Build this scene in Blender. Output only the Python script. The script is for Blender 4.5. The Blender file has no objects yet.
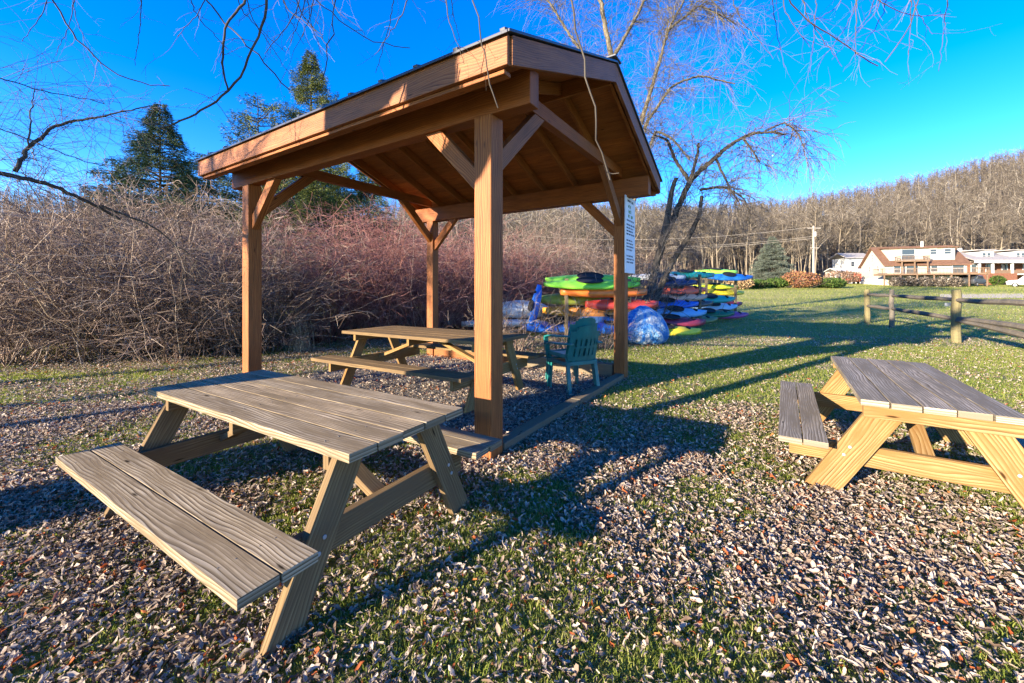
import bpy, math, random
import numpy as np
from mathutils import Vector, Matrix

random.seed(7)
rng = np.random.default_rng(11)
PI = math.pi
sc = bpy.context.scene
COL = sc.collection

# ------------------------------------------------------------------ camera model
F, Y0, CZ = 401.4, 288.7, 1.45
def at(px, py, Y):
    return Vector(((px - 512) / F * Y, Y, CZ - (py - Y0) / F * Y))

cam_d = bpy.data.cameras.new('camera')
cam = bpy.data.objects.new('camera', cam_d)
COL.objects.link(cam)
cam.location = (0, 0, CZ)
cam.rotation_euler = (PI / 2, 0, 0)
cam_d.sensor_width = 36
cam_d.lens = 36 * F / 1024
cam_d.shift_y = (Y0 - 341.5) / 1024
cam_d.clip_start = 0.05
cam_d.clip_end = 5000
sc.camera = cam

# ------------------------------------------------------------------ light
SUN_EL = math.radians(12.9)
sx, sy = -0.815, -0.58
n_ = math.hypot(sx, sy); sx /= n_; sy /= n_
sun_d = bpy.data.lights.new('sun', 'SUN')
sun_d.energy = 4.3
sun_d.angle = math.radians(0.5)
sun_d.color = (1.0, 0.86, 0.64)
sun = bpy.data.objects.new('sun', sun_d)
COL.objects.link(sun)
sdir = Vector((sx * math.cos(SUN_EL), sy * math.cos(SUN_EL), math.sin(SUN_EL)))
sun.rotation_euler = sdir.to_track_quat('Z', 'Y').to_euler()
sun.location = sdir * 50

w = bpy.data.worlds.new('World'); sc.world = w; w.use_nodes = True
nt = w.node_tree; nt.nodes.clear()
sky = nt.nodes.new('ShaderNodeTexSky'); sky.sky_type = 'NISHITA'; sky.sun_disc = False
sky.sun_elevation = SUN_EL; sky.sun_rotation = math.atan2(sx, sy)
sky.air_density = 1.0; sky.dust_density = 0.0; sky.ozone_density = 3.0; sky.altitude = 1500
hs = nt.nodes.new('ShaderNodeHueSaturation'); hs.inputs['Saturation'].default_value = 1.35
hs.inputs['Value'].default_value = 1.0; hs.inputs['Hue'].default_value = 0.519
bg = nt.nodes.new('ShaderNodeBackground'); bg.inputs['Strength'].default_value = 0.125
ow = nt.nodes.new('ShaderNodeOutputWorld')
nt.links.new(sky.outputs[0], hs.inputs['Color']); nt.links.new(hs.outputs[0], bg.inputs[0]); nt.links.new(bg.outputs[0], ow.inputs[0])

vs = sc.view_settings
vs.view_transform = 'Standard'; vs.look = 'None'; vs.gamma = 1; vs.use_curve_mapping = False
vs.exposure = 2.25

# ------------------------------------------------------------------ helpers
def tag(o, label=None, cat=None, group=None, kind=None):
    if label: o['label'] = label
    if cat: o['category'] = cat
    if group: o['group'] = group
    if kind: o['kind'] = kind
    return o

def thing(name, label, cat, loc=(0, 0, 0), rz=0.0, group=None):
    o = bpy.data.objects.new(name, None)
    o.empty_display_size = 0.2
    COL.objects.link(o)
    o.location = loc; o.rotation_euler = (0, 0, rz)
    return tag(o, label, cat, group)

def link_mesh(name, me, mat, parent=None, smooth=False):
    o = bpy.data.objects.new(name, me)
    if mat is not None:
        for m in (mat if isinstance(mat, (list, tuple)) else [mat]): me.materials.append(m)
    COL.objects.link(o)
    if parent is not None: o.parent = parent
    if smooth: me.polygons.foreach_set('use_smooth', [True] * len(me.polygons))
    return o

def copy_tree(o, parent=None):
    c = o.copy(); COL.objects.link(c)
    if parent is not None: c.parent = parent
    for ch in list(o.children): copy_tree(ch, c)
    return c

class MB:
    """collects boards, boxes, tubes; builds ONE mesh with UVs"""
    def __init__(s): s.v = []; s.f = []; s.uv = []; s.mi = []
    def face(s, idx, uvs=None, mi=0):
        s.f.append(tuple(idx)); s.uv.append(uvs or [(0, 0)] * len(idx)); s.mi.append(mi)
    def board(s, p0, p1, wdir, w, t, z0=None, z1=None, mi=0):
        p0 = Vector(p0); p1 = Vector(p1); d = (p1 - p0); L = d.length; d = d / L
        e1 = Vector(wdir); e1 = (e1 - d * e1.dot(d)).normalized(); e2 = d.cross(e1)
        b = len(s.v); ru, rv = random.uniform(0, 50), random.uniform(0, 50)
        for k, (P, zc) in enumerate(((p0, z0), (p1, z1))):
            for (a, c) in ((-1, -1), (1, -1), (1, 1), (-1, 1)):
                q = P + e1 * (a * w / 2) + e2 * (c * t / 2)
                if zc is not None: q = q + d * ((zc - q.z) / d.z)
                s.v.append(q)
        def U(i, ax):
            q = s.v[b + i] - p0
            al = q.dot(d)
            if ax == 'w': return (ru + al, rv + q.dot(e1))
            if ax == 't': return (ru + al, rv + .7 + q.dot(e2))
            return (ru + 9 + q.dot(e1) * .12, rv + 5 + q.dot(e2))
        for idx, ax in (((0, 1, 2, 3), 'e'), ((4, 7, 6, 5), 'e'), ((0, 4, 5, 1), 'w'), ((2, 6, 7, 3), 'w'), ((1, 5, 6, 2), 't'), ((3, 7, 4, 0), 't')):
            s.face([b + i for i in reversed(idx)], [U(i, ax) for i in reversed(idx)], mi)
        return s
    def box(s, c, size, mi=0):
        c = Vector(c); sx_, sy_, sz_ = size
        ax = max(range(3), key=lambda i: size[i])
        d = Vector((0, 0, 0)); d[ax] = size[ax] / 2
        o = [i for i in range(3) if i != ax]
        wd = Vector((0, 0, 0)); wd[o[0]] = 1
        e2 = d.normalized().cross(wd); t = size[o[1]]
        return s.board(c - d, c + d, wd, size[o[0]], t, mi=mi)
    def poly_prism(s, pts, ext, mi=0):
        b = len(s.v); n = len(pts); e = Vector(ext)
        for p in pts: s.v.append(Vector(p))
        for p in pts: s.v.append(Vector(p) + e)
        s.face([b + i for i in range(n)][::-1], [(s.v[b + i].x, s.v[b + i].z) for i in range(n)][::-1], mi)
        s.face([b + n + i for i in range(n)], [(s.v[b + i].x, s.v[b + i].z) for i in range(n)], mi)
        for i in range(n):
            j = (i + 1) % n; s.face([b + i, b + j, b + n + j, b + n + i], [(0, 0), (0, 1), (1, 1), (1, 0)], mi)
        return s
    def tube(s, pts, rad, n=8, mi=0, cap=True, flat=1.0):
        pts = [Vector(p) for p in pts]
        if not hasattr(rad, '__len__'): rad = [rad] * len(pts)
        b = len(s.v); up = None
        for i, p in enumerate(pts):
            d = (pts[min(i + 1, len(pts) - 1)] - pts[max(i - 1, 0)]).normalized()
            if up is None:
                up = Vector((0, 0, 1)) if abs(d.z) < .9 else Vector((1, 0, 0))
            e1 = (up - d * up.dot(d)).normalized(); e2 = d.cross(e1); up = e1
            for k in range(n):
                a = 2 * PI * k / n
                s.v.append(p + e1 * (math.cos(a) * rad[i]) + e2 * (math.sin(a) * rad[i] * flat))
        for i in range(len(pts) - 1):
            for k in range(n):
                k2 = (k + 1) % n
                s.face([b + i * n + k, b + i * n + k2, b + (i + 1) * n + k2, b + (i + 1) * n + k], [(k / n, i), (k2 / n, i), (k2 / n, i + 1), (k / n, i + 1)], mi)
        if cap:
            s.face([b + k for k in range(n)][::-1], None, mi)
            s.face([b + (len(pts) - 1) * n + k for k in range(n)], None, mi)
        return s
    def mesh(s, name):
        me = bpy.data.meshes.new(name)
        me.from_pydata([tuple(v) for v in s.v], [], s.f)
        uvl = me.uv_layers.new(name='UVMap')
        flat = [c for f in s.uv for uv in f for c in uv]
        uvl.data.foreach_set('uv', flat)
        me.polygons.foreach_set('material_index', s.mi)
        return me
    def build(s, name, mat, parent=None, bevel=0.0, smooth=False):
        o = link_mesh(name, s.mesh(name), mat, parent, smooth)
        if bevel:
            m = o.modifiers.new('bevel', 'BEVEL'); m.width = bevel; m.segments = 2; m.limit_method = 'ANGLE'
            m.use_clamp_overlap = True
        return o

def np_mesh(name, V, faces_flat, sizes, smooth=False):
    """fast mesh from numpy arrays"""
    me = bpy.data.meshes.new(name)
    V = np.asarray(V, dtype=np.float32); ff = np.asarray(faces_flat, dtype=np.int32).ravel()
    sizes = np.asarray(sizes, dtype=np.int32)
    me.vertices.add(len(V)); me.vertices.foreach_set('co', V.ravel())
    me.loops.add(len(ff)); me.loops.foreach_set('vertex_index', ff)
    me.polygons.add(len(sizes))
    st = np.concatenate([[0], np.cumsum(sizes)[:-1]]).astype(np.int32)
    me.polygons.foreach_set('loop_start', st); me.polygons.foreach_set('loop_total', sizes)
    if smooth: me.polygons.foreach_set('use_smooth', np.ones(len(sizes), dtype=bool))
    me.update(calc_edges=True); me.validate()
    return me

class Twigs:
    """many thin tapered tubes in one mesh"""
    def __init__(s): s.V = []; s.Fq = []; s.n = 0
    def add(s, pts, r0, r1, sides=3):
        P = np.asarray(pts, dtype=float); m = len(P)
        D = np.empty_like(P); D[1:-1] = P[2:] - P[:-2]; D[0] = P[1] - P[0]; D[-1] = P[-1] - P[-2]
        D /= (np.linalg.norm(D, axis=1, keepdims=True) + 1e-9)
        ref = np.array([0.31, 0.17, 1.0]) if abs(D[:, 2]).mean() < .8 else np.array([1.0, .2, .1])
        E1 = ref - D * (D @ ref)[:, None]; E1 /= (np.linalg.norm(E1, axis=1, keepdims=True) + 1e-9)
        E2 = np.cross(D, E1)
        if hasattr(r0, '__len__'): R = np.asarray(r0)
        else: R = np.linspace(r0, r1, m)
        a = np.arange(sides) * 2 * PI / sides
        ring = (E1[:, None, :] * np.cos(a)[None, :, None] + E2[:, None, :] * np.sin(a)[None, :, None]) * R[:, None, None] + P[:, None, :]
        s.V.append(ring.reshape(-1, 3))
        i = np.arange(m - 1)[:, None]; k = np.arange(sides)[None, :]; k2 = (k + 1) % sides
        q = np.stack([i * sides + k, i * sides + k2, (i + 1) * sides + k2, (i + 1) * sides + k], -1).reshape(-1, 4) + s.n
        s.Fq.append(q); s.n += m * sides
    def mesh(s, name, smooth=True):
        V = np.concatenate(s.V); Q = np.concatenate(s.Fq)
        return np_mesh(name, V, Q, np.full(len(Q), 4), smooth)

def hash2(ix, iy, seed):
    h = (ix.astype(np.int64) * 374761393 + iy.astype(np.int64) * 668265263 + seed * 1442695041) & 0xFFFFFFFF
    h = ((h ^ (h >> 13)) * 1274126177) & 0xFFFFFFFF
    return ((h ^ (h >> 16)) & 0xFFFF) / 65535.0
def vnoise(x, y, seed=0):
    x = np.asarray(x, float); y = np.asarray(y, float)
    ix = np.floor(x); iy = np.floor(y); fx = x - ix; fy = y - iy
    fx = fx * fx * (3 - 2 * fx); fy = fy * fy * (3 - 2 * fy)
    a = hash2(ix, iy, seed); b = hash2(ix + 1, iy, seed); c = hash2(ix, iy + 1, seed); d = hash2(ix + 1, iy + 1, seed)
    return (a * (1 - fx) + b * fx) * (1 - fy) + (c * (1 - fx) + d * fx) * fy
def fbm(x, y, seed=0, o=3):
    t = 0; am = .5; tot = 0
    for i in range(o):
        t = t + am * vnoise(x * 2 ** i, y * 2 ** i, seed + i); tot += am; am *= .5
    return t / tot
def sstep(a, b, x):
    t = np.clip((np.asarray(x, float) - a) / (b - a), 0, 1); return t * t * (3 - 2 * t)

# ------------------------------------------------------------------ materials
class MT:
    def __init__(s, name, rough=.8, spec=.3):
        s.m = bpy.data.materials.new(name); s.m.use_nodes = True
        s.t = s.m.node_tree; s.b = s.t.nodes['Principled BSDF']
        s.b.inputs['Roughness'].default_value = rough
        s.b.inputs['Specular IOR Level'].default_value = spec
    def n(s, typ, **kw):
        nd = s.t.nodes.new(typ)
        for k, v in kw.items(): setattr(nd, k, v)
        return nd
    def l(s, a, b): s.t.links.new(a, b)
    def ramp(s, fac, stops, interp='LINEAR'):
        r = s.n('ShaderNodeValToRGB'); r.color_ramp.interpolation = interp
        e = r.color_ramp.elements
        while len(e) > 1: e.remove(e[-1])
        e[0].position = stops[0][0]; e[0].color = (*stops[0][1], 1)
        for p, c in stops[1:]:
            x = e.new(p); x.color = (*c, 1)
        s.l(fac, r.inputs[0]); return r.outputs[0]
    def noise(s, vec, scale, detail=4, rough=.55, dist=0.0):
        n = s.n('ShaderNodeTexNoise'); n.inputs['Scale'].default_value = scale; n.inputs['Detail'].default_value = detail
        n.inputs['Roughness'].default_value = rough; n.inputs['Distortion'].default_value = dist
        if vec is not None: s.l(vec, n.inputs['Vector'])
        return n.outputs['Fac']
    def mapping(s, vec, scale=(1, 1, 1), loc=(0, 0, 0)):
        m = s.n('ShaderNodeMapping'); m.inputs['Scale'].default_value = scale; m.inputs['Location'].default_value = loc
        s.l(vec, m.inputs['Vector']); return m.outputs[0]
    def coord(s, which='Object'):
        return s.n('ShaderNodeTexCoord').outputs[which]
    def mix(s, fac, a, b, typ='MIX'):
        m = s.n('ShaderNodeMix', data_type='RGBA', blend_type=typ)
        for v, i in ((fac, 0), (a, 6), (b, 7)):
            if hasattr(v, 'links') or hasattr(v, 'is_linked'): s.l(v, m.inputs[i])
            elif i == 0: m.inputs[0].default_value = v
            else: m.inputs[i].default_value = (*v, 1)
        return m.outputs[2]
    def math(s, op, a, b=0.0, clamp=False):
        m = s.n('ShaderNodeMath', operation=op); m.use_clamp = clamp
        for v, i in ((a, 0), (b, 1)):
            if hasattr(v, 'is_linked'): s.l(v, m.inputs[i])
            else: m.inputs[i].default_value = v
        return m.outputs[0]
    def island(s): return s.n('ShaderNodeNewGeometry').outputs['Random Per Island']
    def col(s, c):
        if hasattr(c, 'is_linked'): s.l(c, s.b.inputs['Base Color'])
        else: s.b.inputs['Base Color'].default_value = (*c, 1)
        return s
    def bump(s, h, strength=.3, dist=.01):
        b = s.n('ShaderNodeBump'); b.inputs['Strength'].default_value = strength; b.inputs['Distance'].default_value = dist
        s.l(h, b.inputs['Height']); s.l(b.outputs[0], s.b.inputs['Normal']); return s

def wood(name, dark, mid, light, grain=1.0, rough=.75, weather=None, knots=True, bumpk=.35, screws=0):
    M = MT(name, max(rough, .92) if weather else rough, .06 if weather else .25)
    uv = M.coord('UV')
    warp = M.noise(M.mapping(uv, (1.3, 6, 1)), 1.0, 2, .5)
    comb = M.n('ShaderNodeCombineXYZ'); 
    M.l(M.math('MULTIPLY', M.math('SUBTRACT', warp, .5), .10), comb.inputs['Y'])
    add = M.n('ShaderNodeVectorMath', operation='ADD'); M.l(uv, add.inputs[0]); M.l(comb.outputs[0], add.inputs[1])
    v = add.outputs[0]
    fine = M.noise(M.mapping(v, (2.2, 150, 1)), 1.0, 3, .6)
    wv = M.n('ShaderNodeTexWave', wave_type='BANDS', bands_direction='Y', wave_profile='SAW')
    wv.inputs['Scale'].default_value = 9.0; wv.inputs['Distortion'].default_value = 3.4; wv.inputs['Detail'].default_value = 2
    wv.inputs['Detail Scale'].default_value = .7
    M.l(M.mapping(v, (.22, 1.9, 1)), wv.inputs['Vector'])
    g = M.math('ADD', M.math('MULTIPLY', wv.outputs['Fac'], .5 * grain), M.math('MULTIPLY', fine, .75))
    g = M.math('ADD', g, -.12 * grain, True)
    c = M.ramp(g, [(.12, dark), (.48, mid), (.85, light)])
    isl = M.island()
    c = M.mix(1.0, c, M.ramp(isl, [(0, (.78, .80, .82)), (.5, (1, 1, 1)), (1, (1.15, 1.08, 1.0))]), 'MULTIPLY')
    blot = M.noise(M.mapping(uv, (1.2, 7, 1)), 2.0, 3, .6)
    c = M.mix(1.0, c, M.ramp(blot, [(.3, (.72, .72, .74)), (.65, (1.08, 1.06, 1.04))]), 'MULTIPLY')
    if weather:
        wn = M.noise(M.mapping(uv, (.9, 5, 1), (3, 1, 0)), 1.6, 4, .65)
        c = M.mix(M.ramp(wn, [(.38, (0, 0, 0)), (.62, (1, 1, 1))]), c, weather)
    if knots:
        vo = M.n('ShaderNodeTexVoronoi'); vo.inputs['Scale'].default_value = 1.0
        M.l(M.mapping(v, (1.9, 9, 1)), vo.inputs['Vector'])
        c = M.mix(M.ramp(vo.outputs['Distance'], [(.035, (1, 1, 1)), (.085, (0, 0, 0))]), c, tuple(x * .45 for x in dark))
    M.col(c); M.bump(g, bumpk, .006)
    return M.m

W_GREY = wood('weathered_grey_wood', (.035, .023, .012), (.26, .20, .128), (.45, .37, .26), 1.7, weather=(.16, .12, .075))
W_GREYB = wood('weathered_tan_wood', (.08, .048, .024), (.20, .13, .065), (.32, .23, .12), 1.0, weather=(.14, .092, .05))
W_TOP3 = wood('weathered_slate_wood', (.06, .046, .032), (.285, .24, .175), (.46, .395, .31), 1.5, weather=(.19, .155, .11))
W_YEL = wood('treated_yellow_pine', (.09, .042, .013), (.27, .17, .066), (.38, .265, .125), 1.9, weather=(.21, .11, .04))
W_OR = wood('orange_stained_timber', (.09, .021, .005), (.275, .083, .020), (.38, .145, .042), 1.3, .6)
W_BEAM = wood('shade_lifted_red_brown_beam', (.14, .034, .007), (.30, .088, .019), (.38, .13, .034), .9, .6)  # stain kept lighter than the posts to make up for roof shade
W_TRIM = wood('brown_stained_fascia', (.11, .034, .012), (.275, .098, .035), (.36, .15, .06), 1.1, .6)
W_DECK = wood('shade_lifted_roof_boards', (.16, .046, .012), (.40, .14, .038), (.48, .18, .056), .8, .7)  # boards lightened in colour to offset the shade under the roof
W_EDGE = wood('old_landscape_timber', (.09, .07, .05), (.20, .15, .095), (.28, .22, .14), .7, weather=(.16, .13, .09))
W_RAIL = wood('weathered_fence_rail', (.06, .05, .04), (.17, .145, .115), (.26, .22, .17), .7, weather=(.13, .115, .095))
W_POST = wood('lichen_fence_post', (.10, .075, .04), (.22, .17, .09), (.31, .26, .14), .7, weather=(.17, .15, .075))

def plain(name, c, rough=.6, spec=.4, vary=.12, nscale=6.0, bumpk=0.0):
    M = MT(name, rough, spec)
    nz = M.noise(M.coord('Object'), nscale, 4, .6)
    lo = tuple(x * (1 - vary) for x in c); hi = tuple(min(1, x * (1 + vary)) for x in c)
    M.col(M.ramp(nz, [(.3, lo), (.7, hi)]))
    if bumpk: M.bump(nz, bumpk, .01)
    return M.m

ROOF = plain('dark_metal_roofing', (.035, .04, .06), .38, .5, .2, 3)
STEEL = plain('galvanised_bolt', (.3, .3, .3), .4, .5)
STEEL_D = plain('dark_steel', (.06, .06, .06), .5, .5)
GREEN_PL = plain('faded_green_plastic', (.010, .13, .125), .42, .45, .25, 5)

def bark(name, a, b, scale=8.0):
    M = MT(name, .9, .15)
    nz = M.noise(M.mapping(M.coord('Object'), (1, 1, .25)), scale, 5, .65)
    M.col(M.ramp(nz, [(.3, a), (.7, b)])); M.bump(nz, .6, .02)
    return M.m
def twigmat(name, stops):
    M = MT(name, .8, .2); M.col(M.ramp(M.island(), stops)); return M.m
BARK_G = bark('grey_bark', (.07, .06, .05), (.22, .19, .155))
BARK_W = bark('willow_bark', (.06, .05, .038), (.21, .175, .125))
BARK_D = bark('dark_bark', (.035, .03, .027), (.10, .085, .07))
BARK_P = bark('pale_forest_bark', (.13, .10, .07), (.31, .255, .185), 1.5)
TW_BROWN = twigmat('brown_thicket_twigs', [(0, (.075, .05, .038)), (.4, (.165, .112, .087)), (.75, (.255, .18, .142)), (1, (.42, .335, .265))])
TW_RED = twigmat('reddish_thicket_twigs', [(0, (.12, .046, .041)), (.5, (.24, .103, .09)), (.85, (.33, .165, .14)), (1, (.40, .31, .25))])
TW_DARK = twigmat('dark_limb_twigs', [(0, (.06, .05, .045)), (.6, (.14, .115, .095)), (1, (.24, .20, .165))])
TW_WIL = twigmat('yellow_willow_twigs', [(0, (.07, .058, .04)), (.6, (.14, .115, .078)), (1, (.26, .21, .13))])
TW_FOR = twigmat('forest_twigs', [(0, (.042, .034, .027)), (.45, (.10, .08, .062)), (.8, (.165, .134, .105)), (.9, (.27, .23, .18)), (1, (.36, .31, .25))])
NEEDLE = twigmat('spruce_needles', [(0, (.016, .034, .016)), (.6, (.04, .07, .028)), (1, (.085, .11, .04))])
NEEDLE_Y = twigmat('pine_needles', [(0, (.035, .055, .014)), (.6, (.085, .105, .024)), (1, (.17, .17, .04))])
NEEDLE_B = twigmat('blue_spruce_needles', [(0, (.05, .065, .05)), (.6, (.10, .12, .09)), (1, (.17, .18, .14))])
SHRUB_G = twigmat('green_shrub_leaves', [(0, (.03, .07, .012)), (.6, (.075, .13, .025)), (1, (.16, .20, .05))])
SHRUB_R = twigmat('russet_shrub_leaves', [(0, (.16, .06, .035)), (.6, (.30, .13, .075)), (1, (.36, .24, .08))])
STRAW = twigmat('dry_straw', [(0, (.26, .2, .12)), (1, (.48, .4, .27))])
LEAF = twigmat('dry_leaf_litter', [(0, (.15, .10, .07)), (.22, (.29, .21, .155)), (.5, (.42, .33, .26)), (.82, (.50, .41, .33)), (.94, (.57, .49, .41)), (.95, (.40, .115, .04)), (.985, (.34, .08, .025)), (1, (.44, .23, .08))])
GRASS = twigmat('lawn_grass_blades', [(0, (.12, .165, .025)), (.4, (.23, .29, .045)), (.7, (.34, .37, .075)), (.88, (.46, .43, .14)), (1, (.56, .48, .25))])

def translucent(m, f):
    t = m.node_tree; b = t.nodes['Principled BSDF']; src = b.inputs['Base Color'].links[0].from_socket
    tr = t.nodes.new('ShaderNodeBsdfTranslucent'); mx = t.nodes.new('ShaderNodeMixShader'); mx.inputs[0].default_value = f
    out = t.nodes['Material Output']
    t.links.new(src, tr.inputs['Color']); t.links.new(b.outputs[0], mx.inputs[1]); t.links.new(tr.outputs[0], mx.inputs[2]); t.links.new(mx.outputs[0], out.inputs['Surface'])
translucent(GRASS, .55); translucent(LEAF, .30); translucent(SHRUB_G, .35); translucent(SHRUB_R, .3)
def house_paint(name, c): return plain(name, c, .7, .3, .05, 1.5)
H_CREAM = house_paint('cream_siding', (.42, .38, .31))
H_WHITE = house_paint('white_paint', (.45, .445, .43))
H_ROOFB = plain('brown_shingles', (.135, .072, .046), .85, .2, .25, 4)
H_ROOFG = plain('grey_shingles', (.30, .27, .25), .85, .2, .2, 4)
H_BRICK = plain('orange_brick', (.20, .085, .05), .85, .2, .25, 5)
H_DECK = plain('brown_deck_wood', (.17, .11, .07), .8, .2, .2, 4)
H_GREY = plain('grey_concrete', (.5, .48, .45), .9, .2, .12, 3)
H_RED = plain('red_paint', (.45, .05, .03), .6, .3, .1, 3)
H_STONE = plain('white_stone_wall', (.62, .57, .50), .9, .2, .2, 5)
GLASS = MT('window_glass', .08, .6).col((.035, .045, .06)).m
POLE = plain('pale_utility_pole', (.34, .30, .26), .9, .2, .15, 6)
RUBBER = plain('black_rubber', (.02, .02, .02), .8, .2)

# ------------------------------------------------------------------ terrain
SK = [(-600, 190), (-200, 194), (0, 196), (200, 198), (400, 202), (560, 209), (640, 210), (760, 211), (840, 198), (900, 186), (960, 172), (1024, 156), (1150, 125), (1500, 90), (2200, 90)]
SKA = np.array([(p - 512) / F for p, _ in SK]); SKR = np.array([(Y0 - q) / F for _, q in SK])
FOOT, RIDGE = 84.0, 270.0
def field(x, y):
    return 2.45 * sstep(20, 78, y) * .5 + 2.45 * np.clip((y - 22) / 56, 0, 1) * .5
def ground_z(x, y):
    x = np.asarray(x, float); y = np.asarray(y, float)
    base = field(x, y)
    a = x / np.maximum(y, 30)
    top = np.interp(a, SKA, SKR) * RIDGE + CZ - 12.5
    t = np.clip((y - FOOT) / (RIDGE - FOOT), 0, 1)
    hill = (top - 2.45) * (0.45 * t + .55 * t * t * (3 - 2 * t))
    hill = hill - np.clip(y - RIDGE, 0, None) * .08
    return base + np.where(y > FOOT, hill, 0) + np.where(y > FOOT, (fbm(x / 25, y / 25, 5) - .5) * 6 * t, 0)

def grid(name, xs, ys, mat, dz=0.0, zf=ground_z):
    X, Y = np.meshgrid(xs, ys); Z = zf(X, Y) + dz
    V = np.stack([X, Y, Z], -1).reshape(-1, 3); nx, ny = len(xs), len(ys)
    i = np.arange(ny - 1)[:, None]; j = np.arange(nx - 1)[None, :]
    q = np.stack([i * nx + j, i * nx + j + 1, (i + 1) * nx + j + 1, (i + 1) * nx + j], -1).reshape(-1, 4)
    return link_mesh(name, np_mesh(name, V, q, np.full(len(q), 4), True), mat)

def ground_mat():
    M = MT('lawn_soil', .95, .1)
    P = M.coord('Object')
    sep = M.n('ShaderNodeSeparateXYZ'); M.l(P, sep.inputs[0])
    far = M.n('ShaderNodeMapRange'); far.inputs['From Min'].default_value = 3.5; far.inputs['From Max'].default_value = 26
    M.l(sep.outputs['Y'], far.inputs['Value'])
    n1 = M.noise(P, 2.2, 5, .65); n2 = M.noise(P, 38, 4, .7); n3 = M.noise(M.mapping(P, (.06, .22, 1)), 1.0, 4, .6)
    n4 = M.noise(P, .35, 4, .6)
    soil = M.ramp(n2, [(.3, (.075, .055, .038)), (.55, (.18, .14, .10)), (.75, (.30, .24, .18))])
    green = M.ramp(n2, [(.25, (.075, .10, .018)), (.5, (.15, .19, .035)), (.75, (.26, .27, .075))])
    near = M.mix(M.ramp(n1, [(.42, (0, 0, 0)), (.58, (1, 1, 1))]), M.mix(.35, soil, green), green)
    fg = M.mix(M.ramp(n3, [(.35, (0, 0, 0)), (.65, (1, 1, 1))]), M.ramp(n2, [(.3, (.14, .16, .035)), (.7, (.27, .28, .08))]), M.ramp(n2, [(.3, (.33, .28, .09)), (.7, (.50, .42, .16))]))
    fg = M.mix(M.ramp(n4, [(.5, (0, 0, 0)), (.75, (.55, .55, .55))]), fg, (.22, .19, .10))
    M.col(M.mix(far.outputs[0], near, fg)); M.bump(n2, .7, .03)
    return M.m
GROUND = ground_mat()
ys = np.concatenate([np.linspace(-40, -2, 14), np.linspace(-1, 30, 63), np.linspace(31, 90, 40)])
xs = np.concatenate([np.linspace(-400, -50, 25), np.linspace(-48, 60, 80), np.linspace(64, 400, 25)])
tag(grid('ground', xs, ys, GROUND), kind='structure')
def hill_mat():
    M = MT('leafy_forest_floor', .95, .1); P = M.coord('Object')
    n = M.noise(P, .5, 5, .7); M.col(M.ramp(n, [(.3, (.075, .055, .035)), (.7, (.20, .145, .095))])); M.bump(n, .6, .3); return M.m
ysh = np.concatenate([np.linspace(86, 300, 50), np.linspace(310, 900, 20)])
xsh = np.linspace(-1100, 1500, 170)
tag(grid('hill', xsh, ysh, hill_mat()), kind='structure')

# pale gravel road in front of the houses
rd = MB()
def road_pt(px, Y): 
    v = at(px, 290, Y); return (v.x, Y, float(ground_z(v.x, Y)) + .03)
rv = []
for px in range(940, 1300, 24):
    rv.append((road_pt(px, 36.5 + (px - 940) * .004), road_pt(px, 42.5 + (px - 940) * .01)))
b0 = len(rd.v)
for a, b in rv: rd.v += [Vector(a), Vector(b)]
for i in range(len(rv) - 1): rd.face([2 * i, 2 * i + 2, 2 * i + 3, 2 * i + 1])
tag(rd.build('gravel_road', plain('pale_gravel', (.52, .42, .32), .95, .1, .2, 2)), kind='structure')

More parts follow.
